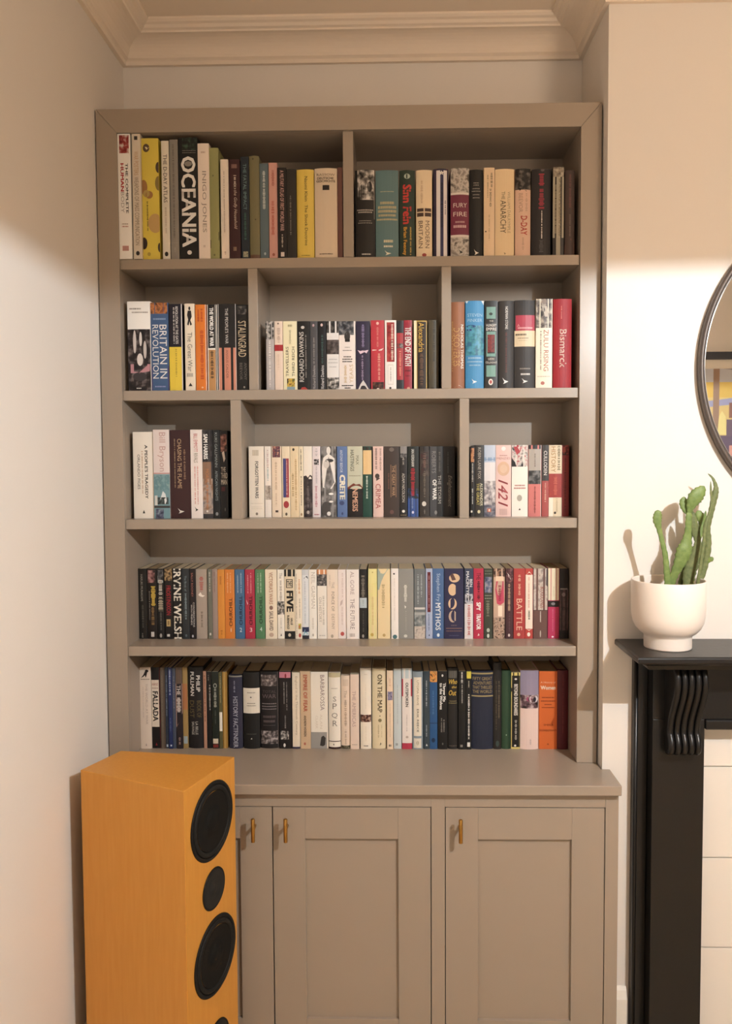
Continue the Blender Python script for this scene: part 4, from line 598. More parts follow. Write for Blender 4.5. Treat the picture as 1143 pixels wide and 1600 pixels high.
R4 = [
 (217, 230.5, 888.7, '#1b1a18', [T('HARUKI MURAKAMI', '#a39c90', .42, .08, .46, .26), L('#5a564e', .5, .52, .84, .3), L('#7a746a', .42, .92, .99, .22)], 'black paperback with thin grey capitals at the left end, fourth shelf', {}),
 (231, 246.5, 888.7, '#1c1614', [P(('#3a2420', '#8d5a58', '#b88a84'), .02, .2, .1, .8, 80), L('#d8b23c', .62, .25, .53, .6), L('#8a827a', .24, .32, .74, .12), L('#8d6a3c', .55, .55, .8, .4), B('#cfc8c0', .9, .97, .34, .66)], 'black paperback with face at its head and yellow capitals', {}),
 (247, 257, 888.7, '#191818', [P(('#191818', '#4a4a4c', '#6a6868'), .02, .16, .1, .95, 90), G('#b8c4bc', (.1, .10), (.9, .17), (.9, .2), (.1, .2)), L('#cfc6b8', .5, .16, .37, 1.0), L('#b8a88c', .5, .40, .60, 1.0), L('#6a655e', .5, .62, .88, .3), E('#a8a098', .45, .95, .18, .03)], 'slim black paperback with slanted two-tone capitals, fourth shelf', {}),
 (258, 270.5, 888.7, '#1a1716', [P(('#c09c6a', '#8c6c44', '#3a2a1c'), 0, .17, .04, .96, 130), T('FROST/NIXON', '#a8262e', .5, .24, .66, .56, 'd', .03), B('#c9a868', .72, .82, .2, .7), L('#7a5a30', .45, .74, .8, .2, 'h'), B('#d8d0c6', .93, .965, .24, .6)], 'black paperback with gold emblem at its head and red capitals', {}),
 (271, 285, 888.7, '#191715', [T('IRVINE WELSH', '#ebe2d0', .5, .0, 1.0, .84, 'd', .028)], 'black paperback filled by full-height white capitals', {}),
 (285.5, 296.5, 888.7, '#2a2f33', [T('The Book of', '#7d9094', .5, .1, .32, .3), L('#7d9094', .5, .35, .72, .4), E('#5a6a70', .5, .95, .14, .02)], 'slate paperback with small blue-grey letters beside full-height capitals', {}),
 (297, 306.5, 888.7, '#1a1618', [T('SALLY ROONEY', '#b86a5a', .46, .06, .40, .3), T('CONVERSATIONS', '#d8d0c8', .68, .48, .83, .26), T('WITH FRIENDS', '#d8d0c8', .3, .51, .80, .26), E('#c9c4c8', .45, .96, .14, .02)], 'narrow black paperback with orange and white capitals, fourth shelf', {}),
 (307, 324.5, 889.5, '#a8998a', [L('#b8544a', .5, .11, .32, .5), G('#ece4d8', (.2, .37), (.4, .33), (.55, .37), (.8, .38), (.6, .4), (.35, .39)), L('#6a5e52', .5, .61, .84, .26)], 'taupe paperback with red script and white flower mark', {}),
 (325.5, 332, 889.5, '#6f6e60', [L('#c9c4b4', .5, .04, .32, .4), E('#d8d4c4', .5, .93, .2, .02)], 'very thin olive-grey paperback beside the taupe one', {}),
 (332.5, 340.6, 889.5, '#9c867c', [L('#8a6a64', .45, .04, .34, .3)], 'thin dusty mauve paperback next to the plain orange one', {}),
 (341, 351.5, 890, '#e08a2a', [L('#b8661c', .45, .1, .22, .4), L('#b8661c', .5, .88, .94, .4)], 'plain orange paperback without large lettering, fourth shelf', {}),
 (352, 367, 890, '#e07a24', [L('#f0b880', .3, .05, .34, .16, 'u'), L('#f0b880', .6, .05, .34, .16, 'u'), T('CHURCHILL', '#4a2412', .6, .41, .82, .34, 'u', .02), H('1', '#f0d8b8', .85, .9, .57, .64), B('#e8a05a', 0, 1, .96, 1)], 'orange volume of a four-book set with dark capitals and white numeral', {}),
 (368, 382.5, 890, '#3f6a94', [L('#a8c0d4', .3, .08, .34, .16, 'u'), L('#a8c0d4', .66, .05, .34, .16, 'u'), T('CHURCHILL', '#172438', .6, .38, .80, .34, 'u', .02), H('2', '#dfe6ea', .84, .9, .46, .7)], 'blue volume of a four-book set with dark capitals and white numeral', {}),
 (383.5, 398.5, 890, '#b82a42', [L('#e09aa4', .3, .08, .34, .16, 'u'), L('#e09aa4', .62, .05, .34, .16, 'u'), G('#e8c4c8', (.1, .43), (.3, .49), (.24, .51)), T('CHURCHILL', '#3f0e18', .58, .38, .80, .34, 'u', .02), H('3', '#f0d8d8', .84, .9, .46, .7)], 'red volume of a four-book set with dark capitals and white numeral', {}),
 (399.5, 414, 890, '#4f8458', [L('#a8c8a8', .3, .06, .34, .16, 'u'), L('#a8c8a8', .6, .05, .34, .16, 'u'), T('CHURCHILL', '#16301c', .58, .38, .78, .34, 'u', .02), H('4', '#dce8d8', .83, .89, .46, .7)], 'green volume of a four-book set with dark capitals and white numeral', {}),
 (415, 433, 890, '#e9d9be', [T("VICTORIA'S WARS", '#c08a68', .5, .04, .50, .34, 'd', .02), E('#8d6a5a', .5, .55, .16, .03), T('SAUL DAVID', '#6a5048', .5, .60, .88, .34, 'd', .02), E('#c4a48c', .5, .94, .2, .03)], 'cream paperback with brown and orange capitals beside the green volume', {}),
 (434, 444.5, 890, '#ebe3d4', [T('The', '#8d857c', .5, .05, .13, .42), L('#a8a096', .5, .16, .45, .46), P(BW, .46, .65, 0, 1, 120), L('#b8b0a4', .5, .7, .86, .2), G('#2a2624', (.4, .96), (.5, .92), (.6, .96))], 'slim cream paperback with square black-and-white picture in the middle', {}),
 (445, 461, 890, '#e2cfae', [B('#22201e', 0, .10), B('#3a3028', .14, .265, .16, .8), B('#e2cfae', .15, .255, .24, .72), H('THE', '#2a2420', .165, .24, .26, .7, .03), T('FIVE', '#1d1916', .52, .305, .61, .66, 'd', .05), T('HALLIE', '#2b2521', .68, .70, .80, .22, 'd', .03), T('RUBENHOLD', '#2b2521', .34, .66, .86, .22, 'd', .03), B('#22201e', .89, 1.0), E('#cfc0a4', .46, .945, .14, .025)], 'cream paperback with black ends and heavy black slab capitals', {}),
 (461.5, 472, 890, '#ecdfc8', [L('#8a7c68', .2, .06, .96, .12), L('#d89a64', .62, .14, .36, .36), L('#b0a894', .66, .42, .7, .3), P(('#d84a3a', '#8ca84a', '#e8c84a'), .78, .86, .45, .85, 200), E('#c04a40', .66, .95, .18, .03)], 'thin ivory paperback with peach lettering on the fourth shelf', {}),
 (472.3, 482.5, 890, '#d9dcdf', [G('#2a2c40', (.25, .13), (.75, .09), (.95, .13)), B('#c9ccd0', 0, .08), L('#b0b8c4', .45, .17, .78, .3), B('#2f3358', .83, .90, 0, 1), G('#8ab8c8', (.1, .95), (.4, .86), (.9, .93), (.6, .95)), B('#2b2a36', .95, 1.0)], 'thin pale blue-white paperback with navy shapes at its foot', {}),
 (483, 495, 890, '#ece6da', [T('NEIL GAIMAN', '#bfb6a8', .56, .04, .56, .5), L('#cdc4b6', .5, .7, .86, .36), E('#b0a89a', .5, .945, .1, .02)], 'white paperback with tall faint grey capitals', {}),
 (496, 510.5, 890, '#e9e1d4', [B('#d88a54', 0, .07), P(('#2c2a2e', '#5a5654', '#a8a09a'), .07, .235, 0, 1, 110), L('#c0b8aa', .66, .38, .8, .26), T('ON HISTORY', '#b0a698', .32, .40, .76, .3), L('#c4bcb0', .5, .945, .96, .6, 'h')], 'off-white paperback with orange and grey picture at its head', {}),
 (511, 528, 890, '#ead6c0', [T('THE', '#b0a08c', .55, .18, .27, .26), T('FORCE OF', '#7d7060', .55, .32, .60, .26), T('DESTINY', '#9c8c78', .55, .64, .86, .26), L('#c9b8a2', .28, .08, .24, .16), E('#b0a08c', .46, .96, .12, .025)], 'beige paperback with dark thin capitals in one line, fourth shelf', {}),
 (528.5, 541, 890, '#eadbd4', [L('#d4c0b8', .55, .05, .4, .3), G('#c9b4ae', (.3, .46), (.6, .43), (.5, .5), (.2, .53)), L('#d4c0b8', .5, .54, .8, .26), E('#c8504a', .5, .93, .24, .03)], 'pinkish white paperback with red dot near its foot', {}),
 (541.5, 561, 890, '#ede3da', [T('AL GORE', '#b09894', .46, .03, .36, .3), T('THE FUTURE', '#8d7c7a', .46, .42, .86, .34), L('#c4b6ae', .45, .92, .97, .4, 'h')], 'white paperback with tall mauve-grey capitals, fourth shelf', {}),
 (561.5, 573.5, 889.5, '#211f1c', [L('#7f786c', .48, .09, .40, .6), B('#b0bfc4', .41, .555, .04, .96), L('#8d9ca0', .5, .44, .52, .3), L('#55504a', .5, .6, .9, .24), E('#9c948a', .46, .96, .14, .025)], 'black paperback with small pale blue label', {}),
 (575.5, 589, 889, '#e3d88c', [B('#e6cf92', .3, 1.0), P(('#e2d884', '#e4d68a', '#e6d08e'), .2, .4, 0, 1, 40), L('#d4bf74', .5, .4, .8, .3), E('#b8a45c', .5, .05, .08, .01), E('#cfa84a', .42, .94, .18, .025)], 'lemon-yellow paperback beside the black one with pale label', {}),
 (590, 609.5, 889, '#e8cf9c', [G('#a3b0a0', (0, 0), (.85, 0), (.5, .1), (.3, .18), (.12, .3), (0, .3)), L('#b8a070', .45, .22, .56, .34), E('#b89a5c', .5, .95, .12, .022)], 'golden-cream paperback with grey-green upper corner', {}),
 (611, 622.5, 888.5, '#ece4da', [E('#3a3430', .4, .075, .12, .012), L('#cfc4ba', .45, .14, .75, .16), E('#4a7478', .5, .97, .3, .03)], 'white paperback with tiny teal dot at its foot', {}),
 (623, 646, 889, '#8d8c86', [L('#d8d6cc', .45, .23, .47, .3), G('#e6e2d8', (.38, .52), (.5, .54), (.42, .57)), L('#a8a69e', .48, .6, .88, .08), E('#cfcdc4', .45, .96, .12, .022)], 'broad grey paperback with small white script', {}),
 (647, 664, 889, '#6d7274', [L('#a8b0b0', .35, .08, .5, .26), L('#a8b0b0', .66, .08, .4, .2), B('#c9c6c0', .55, .58), B('#a8a8a4', .62, .66), P(('#5a6264', '#7d8484', '#a8a8a2'), .66, .82, 0, 1, 70), P(('#b8aa9a', '#c9bcae', '#9a8c80'), .82, 1, 0, 1, 80)], 'grey paperback with misty landscape picture', {}),
 (665, 675.5, 888.5, '#a4b0cc', [B('#6a1f28', .05, .62, .24, .72), L('#b88a8c', .48, .1, .58, .2), L('#5a6484', .46, .65, .88, .22), G('#2c3450', (.4, .96), (.5, .93), (.6, .96))], 'pale blue paperback with maroon capsule-shaped panel', {}),
 (676, 693.5, 888.5, '#46689c', [T('Stephen Fry', '#b0c4dc', .46, .07, .47, .40), T('MYTHOS', '#e6e8ea', .46, .49, .88, .46, 'd', .02), E('#e6ecf0', .48, .95, .12, .026)], 'medium blue paperback with large white lettering, fourth shelf', {}),
 (694, 724, 888.5, '#2a2a4e', [E('#d8b48c', .52, .135, .28, .062), G('#5a3c3a', (.3, .1), (.42, .06), (.5, .1), (.6, .16), (.4, .17)), E('#d8b48c', .42, .30, .22, .085), B('#2a2a4e', .2, .4, .58, .75), E('#d8b48c', .42, .50, .22, .08), E('#2a2a4e', .3, .48, .24, .09), E('#c0a48c', .44, .68, .22, .085), E('#2a2a4e', .54, .67, .20, .085), L('#6a5a60', .5, .80, .815, .3, 'h'), B('#8d6a5c', .845, .855, .08, .92), L('#7a5a54', .5, .88, .895, .8, 'h'), L('#4a4a70', .5, .945, .96, .5, 'h')], 'navy paperback with column of pale moon phases', {}),
 (725.5, 739, 888.5, '#37405a', [T('MACINTYRE', '#e2e2e4', .34, .04, .42, .34, 'd', .02), T('BEN', '#e2e2e4', .74, .15, .26, .3, 'd', .02), B('#d8d0d0', .50, 1.0, 0, .96), P(('#8a94a8', '#c8c4c8', '#1c1c24'), .36, .5, .05, .95, 110), E('#1c1c24', .3, .42, .08, .04), E('#1c1c24', .6, .42, .08, .04), L('#c4605c', .5, .52, .95, .5)], 'paperback slate blue above and white below with red lettering', {}),
 (739.5, 755, 888.5, '#c42a48', [T('THE', '#4a1020', .5, .06, .16, .4), L('#4a1020', .5, .18, .44, .4), T('SPY', '#f0e6e2', .5, .48, .60, .44, 'd', .05), T('TRAITOR', '#f0e6e2', .5, .64, .87, .44, 'd', .05), G('#f0d0cc', (.4, .96), (.5, .92), (.6, .95))], 'raspberry red paperback with black then white capitals', {}),
 (755.5, 769, 888.5, '#3c4034', [L('#7a8470', .5, .03, .04, .8, 'h'), L('#7a8470', .5, .07, .08, .8, 'h'), P(('#3a4460', '#6a7490', '#a89ca0'), .12, .345, .1, .9, 70), L('#9ca08c', .5, .38, .39, .8, 'h'), L('#9ca08c', .5, .42, .43, .8, 'h'), L('#7c806c', .46, .46, .68, .5), E('#b8bca8', .5, .88, .18, .03), E('#d0d4c4', .5, .96, .14, .03)], 'olive-black paperback with portrait on its upper spine', {}),
 (770.5, 788, 888.5, '#c8a58c', [P(('#2c1f1a', '#5a3c30', '#a87c60'), 0, .12, 0, 1, 120), B('#e6c8a8', .11, .18, .18, .88), G('#c8405c', (.25, .18), (.9, .18), (.95, .48), (.6, .52), (.3, .5), (.15, .3)), L('#8a1c34', .55, .24, .46, .36), B('#ecd8c0', .53, .68, .4, .78), P(('#3a2a22', '#c0a088', '#7a5a48'), .7, 1, 0, 1, 120)], 'brown and cream paperback with pink patch on its spine', {}),
 (789.5, 801, 888.5, '#4a2a30', [P(('#3a1c20', '#5a3438', '#8a5a5a'), 0, .2, 0, 1, 100), G('#e6ded6', (.2, .06), (.5, .1), (.7, .16), (.4, .12)), L('#c09a7a', .46, .22, .6, .4), L('#6a4a4c', .5, .64, .9, .24), E('#cfc4bc', .46, .95, .14, .022)], 'plum-brown paperback with small white flash near its head', {}),
 (802, 819.5, 888.5, '#b83a38', [L('#e0a888', .5, .09, .18, .3), L('#e0a888', .5, .22, .38, .3), T('BATTLE', '#e6b898', .5, .43, .88, .5), E('#e0a888', .45, .94, .14, .024)], 'brick red paperback with large peach serif capitals', {}),
 (820, 832, 888.5, '#c23f38', [B('#ecdcc8', .09, .86, .04, .96), G('#ecdcc8', (.04, .1), (.5, .04), (.96, .1)), G('#ecdcc8', (.04, .85), (.96, .85), (.5, .89)), L('#dca08c', .46, .12, .56, .26), L('#5a5a40', .5, .60, .73, .4), E('#ece2d2', .46, .94, .2, .03)], 'cream paperback with pointed red ends', {}),
 (833, 854.5, 888.5, '#6d4a44', [P(('#b8a89c', '#cabcae', '#8a7e78'), 0, .59, 0, 1, 50), G('#4a4648', (.4, .1), (1, .0), (1, .26), (.7, .18)), T('BLOODLANDS', '#9a4a3c', .62, .26, .56, .26, 'd', .01), L('#8a6a60', .3, .2, .56, .1), L('#d8ccc0', .5, .61, .76, .16), B('#3a2420', .59, .595), E('#b8a89c', .5, .93, .05, .05)], 'paperback with pale misty photograph above and brown below', {}),
 (855.5, 873, 888, '#c8305c', [B('#e6d8b8', 0, .455, 0, .96), L('#cbbd9c', .5, .26, .4, .12), B('#2a1f20', .465, .55, 0, .98), E('#8a8080', .45, .505, .18, .02), L('#d87a94', .42, .58, .9, .1), E('#f0d8dc', .42, .975, .1, .012)], 'paperback cream above, hot pink below a black band', {}),
 (873.5, 887, 888.5, '#1d1616', [P(('#4a3434', '#5c4242', '#3a2828'), .29, .88, 0, 1, 40), B('#8a7a74', .28, .3, .05, .9), E('#8a7474', .45, .37, .2, .03), L('#6a5450', .5, .42, .84, .2)], 'black paperback with dull brown panel at the right end, fourth shelf', {}),
]
R5 = [
 (217.5, 237, 1043, '#ead6c4', [E('#1d1716', .66, .045, .16, .018), G('#1d1716', (.5, .05), (.72, .06), (.66, .09), (.6, .12), (.55, .12), (.5, .095), (.35, .115), (.12, .13), (.36, .09)), L('#8d7a6c', .5, .14, .15, .8, 'h'), T('THE WORLD AT WAR', '#bfa898', .62, .20, .70, .2), L('#cbb8a6', .3, .24, .62, .1), G('#a8968a', (.45, .965), (.5, .93), (.58, .965))], 'pinkish white book with small running figure at its head, lowest row', {}),
 (237.5, 251.3, 1043, '#1c1718', [B('#e6d6c2', .155, .735, .02, .88), H('HANS', '#b8604c', .19, .225, .1, .8), L('#b0806c', .45, .25, .26, .7, 'h'), T('FALLADA', '#1d1917', .46, .295, .665, .62, 'd', .03), B('#6a1c20', 0, 1, .94, 1.0), G('#a82a34', (.4, .965), (.5, .93), (.62, .965))], 'black book with cream label carrying bold black capitals', {}),
 (252, 259, 1043, '#6f6152', [B('#5a4a3e', 0, 1, .7, 1), L('#8d7f6e', .4, .1, .8, .2)], 'thin brown-grey book beside the black book with cream label', {}),
 (259.5, 263.7, 1043, '#333c4c', [L('#8a98ac', .5, .1, .6, .4), B('#c4ccd8', .95, .98, .2, .8)], 'thinnest slate book in the cluster of blues, lowest row', {}),
 (264, 270, 1043, '#27356a', [L('#b8c4dc', .5, .03, .34, .5), L('#6a7cac', .5, .62, .8, .4), B('#d0d8e6', .95, .97, .4, .8)], 'thin royal blue book with pale lettering, lowest row', {}),
 (270.5, 275.5, 1044, '#4a5468', [L('#8d86a0', .5, .1, .5, .3)], 'thin blue-grey book beside the royal blue one', {}),
 (276, 286, 1043, '#2b2428', [B('#6a5548', 0, .2), G('#c49a8c', (.0, .2), (1, .2), (1, .56), (.3, .70), (.0, .74)), T('THE', '#ecdcd0', .45, .22, .34, .6, 'd', .02), L('#ecdcd0', .45, .37, .55, .9), L('#b08a80', .5, .86, .95, .5)], 'dark book with pinkish wedge on its upper spine', {}),
 (286.5, 294, 1043, '#a8884e', [B('#b87444', .2, .52), B('#9cb0b8', .85, .94, .1, .9)], 'ochre book with orange and pale blue patches', {}),
 (294.5, 318.5, 1043, '#1c1a1b', [T('PHILIP', '#e6e0d8', .68, .10, .30, .24, 'd', .02), T('PULLMAN', '#e6e0d8', .30, .055, .35, .24, 'd', .02), T('BOOK OF', '#6a5a34', .72, .41, .62, .26), T('DUST', '#6a5a34', .26, .41, .62, .3), T('LA BELLE', '#cfc6b8', .56, .67, .83, .16), T('SAUVAGE', '#cfc6b8', .32, .67, .83, .16)], 'thick black book with white capitals in two columns, lowest row', dict(h=1)),
 (318.8, 323.5, 1049, '#c08a6e', [L('#7a4a3a', .5, .05, .65, .5)], 'thin salmon-brown book beside the thick black one', {}),
 (324, 331.5, 1050, '#1b1a19', [L('#8d867c', .4, .04, .12, .3), L('#b8b0a4', .66, .17, .5, .4)], 'thin black book beside the salmon-brown one', {}),
 (332, 342.5, 1050, '#222a22', [E('#a8a898', .5, .18, .26, .032), E('#222a22', .5, .18, .16, .02), L('#a8a898', .5, .22, .46, .6), L('#5a5e54', .5, .5, .68, .2), B('#d8c8ac', .87, .935, .1, .86), B('#8a2f28', .945, .985, .1, .86)], 'dark green book with small cream and red tag at its foot', {}),
 (343, 348, 1051, '#5f5a36', [B('#ece6d4', .52, .77, .1, .95), L('#a8a078', .5, .05, .4, .4)], 'thin olive book with white block on its spine', {}),
 (348.5, 355.5, 1050, '#a8792e', [B('#c09a50', 0, 1, .3, .6)], 'thin mustard book in the lowest row', {}),
 (358, 379, 1056, '#2b2c42', [B('#8a8478', 0, .02), L('#8d8ca0', .44, .07, .23, .16), T('HISTORY FACTFINDER', '#a8aab8', .5, .285, .985, .34, 'd', .02)], 'navy hardback with long line of pale capitals, lowest row', dict(h=1)),
 (380.5, 406, 1051, '#171615', [B('#e2d8c6', .205, .535, .0, 1), L('#8d8474', .5, .26, .27, .5, 'h'), E('#3a342c', .48, .325, .05, .008), L('#8d8474', .5, .40, .41, .5, 'h'), L('#8d8474', .5, .43, .44, .55, 'h'), L('#4a4640', .48, .80, .815, .6, 'h'), G('#cfc8ba', (.44, .875), (.5, .855), (.54, .875))], 'black hardback with large blank-looking cream label', dict(h=1)),
 (407, 435, 1050, '#1c1819', [P(('#3a302e', '#6a5c5a', '#b0a29c'), .04, .185, .05, .92, 90), H('TOTAL', '#55474a', .24, .275, .14, .88), H('WAR', '#6a585a', .29, .345, .12, .88), L('#8d8284', .5, .41, .42, .8, 'h'), L('#8d8284', .5, .445, .455, .8, 'h'), L('#8d8284', .5, .48, .49, .8, 'h'), L('#5a4a4c', .5, .57, .6, .7, 'h'), L('#5f5052', .5, .63, .66, .65, 'h'), L('#6a5c5e', .5, .695, .70, .7, 'h'), P(('#2a2424', '#6a605e', '#b8aca8'), .77, .94, .02, .96, 90), B('#8d8484', 0, 1, .97, 1.0)], 'black hardback with sepia photographs near head and foot', dict(h=1)),
 (436.5, 455.5, 1049, '#1b1718', [B('#d07a8c', .01, .085, .04, .96), E('#8a2030', .55, .06, .07, .03), L('#8a8480', .64, .14, .5, .1), L('#a8a29c', .42, .14, .42, .1), L('#8a8480', .5, .57, .74, .14), P(BW, .77, .88, .12, .78, 140), E('#d8d4d0', .42, .955, .09, .025)], 'black paperback with pink block at its head, lowest row', {}),
 (456.5, 468.8, 1051, '#e6d6bc', [T('England in the Thirteenth Century', '#a89880', .56, .05, .82, .34), B('#35304a', .975, 1.0), B('#2a2530', 0, 1, .0, .06)], 'slim ivory book with faint upright serif line between black and beige', {}),
 (469.5, 485.5, 1049, '#d0ae88', [T('EMPIRE OF FEAR', '#c04428', .5, .045, .52, .38, 'd', .02), T('ANDREW HOSKEN', '#4a3a2c', .46, .57, .84, .24, 'd', .02), E('#b8604c', .42, .935, .1, .018)], 'tan paperback with orange-red then black capitals', {}),
 (486, 512.5, 1050, '#eae0cf', [T('BARBAROSSA', '#8d7470', .68, .04, .50, .24), T('ALAN', '#d6c9b4', .6, .55, .74, .14), T('CLARK', '#d6c9b4', .34, .57, .74, .14), B('#98948e', .785, 1.0, 0, .94), G('#3a3634', (.52, .96), (.6, .85), (.72, .83), (.86, .86), (.82, .95), (.7, .97))], 'off-white book with dusky capitals and grey photo at its foot', {}),
 (513.5, 532, 1051.5, '#eae1d0', [B('#c9b88c', .0, .06), L('#b8ac98', .5, .2, .21, .5, 'h'), H('S', '#8d8478', .31, .375, .38, .66), H('P', '#8d8478', .40, .475, .34, .7), H('Q', '#8d8478', .525, .60, .26, .76), H('R', '#8d8478', .625, .70, .34, .74), B('#3a1c1a', .895, .905), B('#3a1c1a', .975, 1), E('#8d8478', .42, .94, .06, .012)], 'cream hardback with four spaced upright letters and maroon rules', dict(h=1)),
 (533, 547, 1056, '#e6cdb4', [B('#d8bfa6', .05, .14, .2, .8), T('The', '#a8907a', .5, .20, .30, .3), L('#a8907a', .5, .33, .70, .36), L('#b8a08a', .5, .74, .94, .3), P(('#3a3428', '#5a5440', '#8a8468'), .955, 1, 0, 1, 120)], 'blush hardback with dark mossy foot, lowest row', dict(h=1)),
 (547.5, 561, 1054, '#e6ccb8', [T('THE AMERICAS', '#b8968c', .42, .22, .70, .42), L('#b09c8c', .48, .935, .945, .6, 'h')], 'blush slim book with dusty rose capitals beside the mossy-footed one', {}),
 (563, 580, 1044.5, '#ece0cc', [L('#d6c8b2', .5, .07, .08, .3, 'h'), P(('#3a1c16', '#6a3a2c', '#c09c84'), .575, .665, .02, .98, 140), L('#d6c8b2', .5, .72, .9, .1), L('#3a3028', .5, .955, .965, .4, 'h'), L('#dccfba', .5, .2, .5, .12)], 'ivory hardback with one narrow brown picture band', dict(h=1)),
 (581.5, 603, 1045, '#e2d0a8', [T('ON THE MAP', '#5f4f34', .56, .07, .545, .34, 'd', .03), E('#8a7a50', .56, .645, .13, .022), E('#5f4f34', .56, .59, .05, .006), L('#b8a67c', .45, .7, .86, .16), L('#c4b288', .68, .7, .86, .1), G('#4a3e2c', (.54, .96), (.6, .92), (.66, .94))], 'buff hardback with bold brown serif capitals', dict(h=1)),
 (604.5, 614, 1048, '#ebd0ae', [P(('#6a6488', '#9c94b0', '#4a4468'), .265, .375, .12, .92, 160), L('#d8a888', .5, .1, .2, .3), L('#cbb294', .5, .42, .84, .2), L('#7a6a58', .5, .94, .965, .4, 'h')], 'thin peach-cream book with small violet stamp picture', {}),
 (615, 627, 1045, '#c4cccc', [L('#a8b2b2', .5, .2, .7, .16), L('#8a9494', .4, .93, .96, .3, 'h')], 'pale blue-grey book with no visible title, lowest row', {}),
 (628, 643.5, 1044.5, '#e9ddd2', [B('#c0cccc', 0, .125), B('#c4394c', .13, .345, 0, .12), B('#c4394c', .13, .345, .88, 1), T('OUTSPOKEN', '#4a4440', .5, .175, .475, .28, 'd', .03), L('#8a8078', .48, .57, .78, .08), E('#b8a89c', .5, .85, .14, .015), B('#c4324c', .925, 1.0)], 'white book with red foot and red side tabs', {}),
 (644.5, 660.5, 1050, '#8d99a0', [B('#e9dcc4', .07, .83, .12, .86), T('UTOPIA DRIVE', '#8a7a58', .5, .11, .43, .2), T('ERIK REECE', '#4a4234', .5, .48, .78, .2), B('#e2d6c0', .86, .985, .12, .84), E('#b0a486', .48, .92, .12, .03)], 'grey-blue hardback with long cream label', dict(h=1)),
 (661.5, 671, 1049, '#35434c', [L('#b0b8bc', .48, .12, .46, .3), L('#9ca6ac', .48, .69, .85, .3), G('#e2e2dc', (.35, .96), (.5, .93), (.65, .96))], 'dark slate thin book beside the blue book with orange flame', {}),
 (671.3, 683, 1049, '#25558c', [P(('#d8782a', '#e8a04a', '#5a3420'), .0, .14, .02, .98, 130), L('#4a78ac', .45, .25, .55, .3), B('#183a64', .66, .672), E('#122c50', .46, .885, .24, .03)], 'blue book with orange flame picture at its head', {}),
 (684, 698.5, 1049, '#1a1817', [E('#d8d2c8', .48, .055, .1, .016), T('Throw Me', '#ece6dc', .68, .15, .39, .3, 'd', .04), T('to the Wolves', '#ece6dc', .34, .15, .49, .3, 'd', .04), L('#8d867c', .64, .62, .78, .2), L('#8d867c', .38, .6, .78, .2), E('#6a645c', .5, .93, .08, .015)], 'black paperback with bold white lower-case lettering in two lines', {}),
 (699, 715.5, 1044.5, '#24211e', [L('#6a665c', .5, .03, .12, .8, 'h'), H('Who', '#e0b23c', .135, .195, .12, .9, .02, .3), H('the', '#e0b23c', .215, .245, .4, .85, .01, .3), H('Out', '#e0b23c', .27, .335, .12, .82, .01, .3), L('#8a7a50', .5, .40, .41, .7, 'h'), L('#8a7a50', .5, .425, .435, .8, 'h'), L('#6a5a50', .5, .955, .965, .7, 'h')], 'dark hardback with yellow hand-written lettering near its head', dict(h=1)),
 (716, 727.5, 1049, '#171716', [L('#d0cac0', .46, .01, .15, .4), L('#b0aaa0', .48, .17, .42, .24), L('#9c968c', .4, .94, .97, .3, 'h')], 'black paperback with white letters only at its top end', {}),
 (728, 736, 1048, '#1c1b1a', [B('#dcc83c', .01, .10, .1, .95), L('#b8b098', .5, .13, .22, .3), L('#e2dcd2', .5, .3, .88, .46), B('#e2dcd2', .91, .965, .2, .75)], 'thin black book with yellow square at its head', {}),
 (736.5, 770, 1049, '#22283c', [B('#a8925c', .02, .04), H('FIFTY GREAT', '#a8905c', .075, .115, .05, .95), H('ADVENTURES', '#a8905c', .13, .17, .08, .92), H('THAT THRILLED', '#a8905c', .185, .225, .05, .95), H('THE WORLD', '#a8905c', .24, .28, .05, .95), B('#b09a62', .31, .325)], 'thick navy cloth book with tarnished gold title block', dict(h=1)),
 (770.5, 783, 1036, '#26231f', [L('#6a5c48', .68, .21, .64, .3), L('#5a4e3e', .34, .21, .78, .2), E('#3a4a44', .5, .935, .22, .035)], 'tall charcoal book with dull bronze lettering beside the navy one', dict(h=1)),
 (783.5, 797.5, 1048, '#2c4a30', [B('#24402a', 0, 1, .7, 1.0), E('#8aa48a', .5, .82, .06, .01)], 'plain dark green cloth book in the lowest row', dict(h=1)),
 (798, 812, 1051, '#191614', [B('#dcc468', 0, .04), B('#dcc468', 0, 1, 0, .08), B('#3a342c', .2, .25, 0, .08), T('BEYOND BOUNDARIES', '#ddd5c8', .52, .15, .56, .42, 'd', .04), L('#b0a898', .52, .62, .88, .34), E('#e2dace', .5, .085, .14, .012), B('#8a7a3c', .04, .98, .9, .95), B('#dcc468', .975, 1.0), E('#e2dace', .45, .955, .12, .014)], 'black book with yellow edging and bold white capitals', {}),
 (812.5, 841, 1048, '#e6c8bc', [B('#9488a0', 0, .31), P(('#231c1c', '#6a4a52', '#c0a8a8'), .31, .48, .0, .97, 70), E('#a8486a', .45, .36, .14, .03), E('#d8ccd0', .72, .36, .24, .05), E('#2a2230', .78, .365, .08, .03), L('#b8a0a0', .55, .87, .94, .12)], 'hardback lilac above and pale pink below with band of photograph', dict(h=1)),
 (841.5, 869.5, 1049, '#dc6220', [H('A History of', '#ecc09c', .13, .16, .08, .92), H('Women', '#f0d8bc', .185, .235, .08, .92, .04), L('#8a3410', .5, .33, .342, .7, 'h'), L('#8a3410', .5, .375, .387, .8, 'h'), L('#8a3410', .5, .42, .43, .4, 'h'), L('#8a3410', .5, .46, .47, .7, 'h'), H('SHEILA', '#7a2c0c', .675, .70, .26, .8), H('ROWBOTHAM', '#7a2c0c', .745, .77, .04, .96), E('#a84a18', .5, .935, .06, .01)], 'bright orange book with white and brown lettering, lowest row', {}),
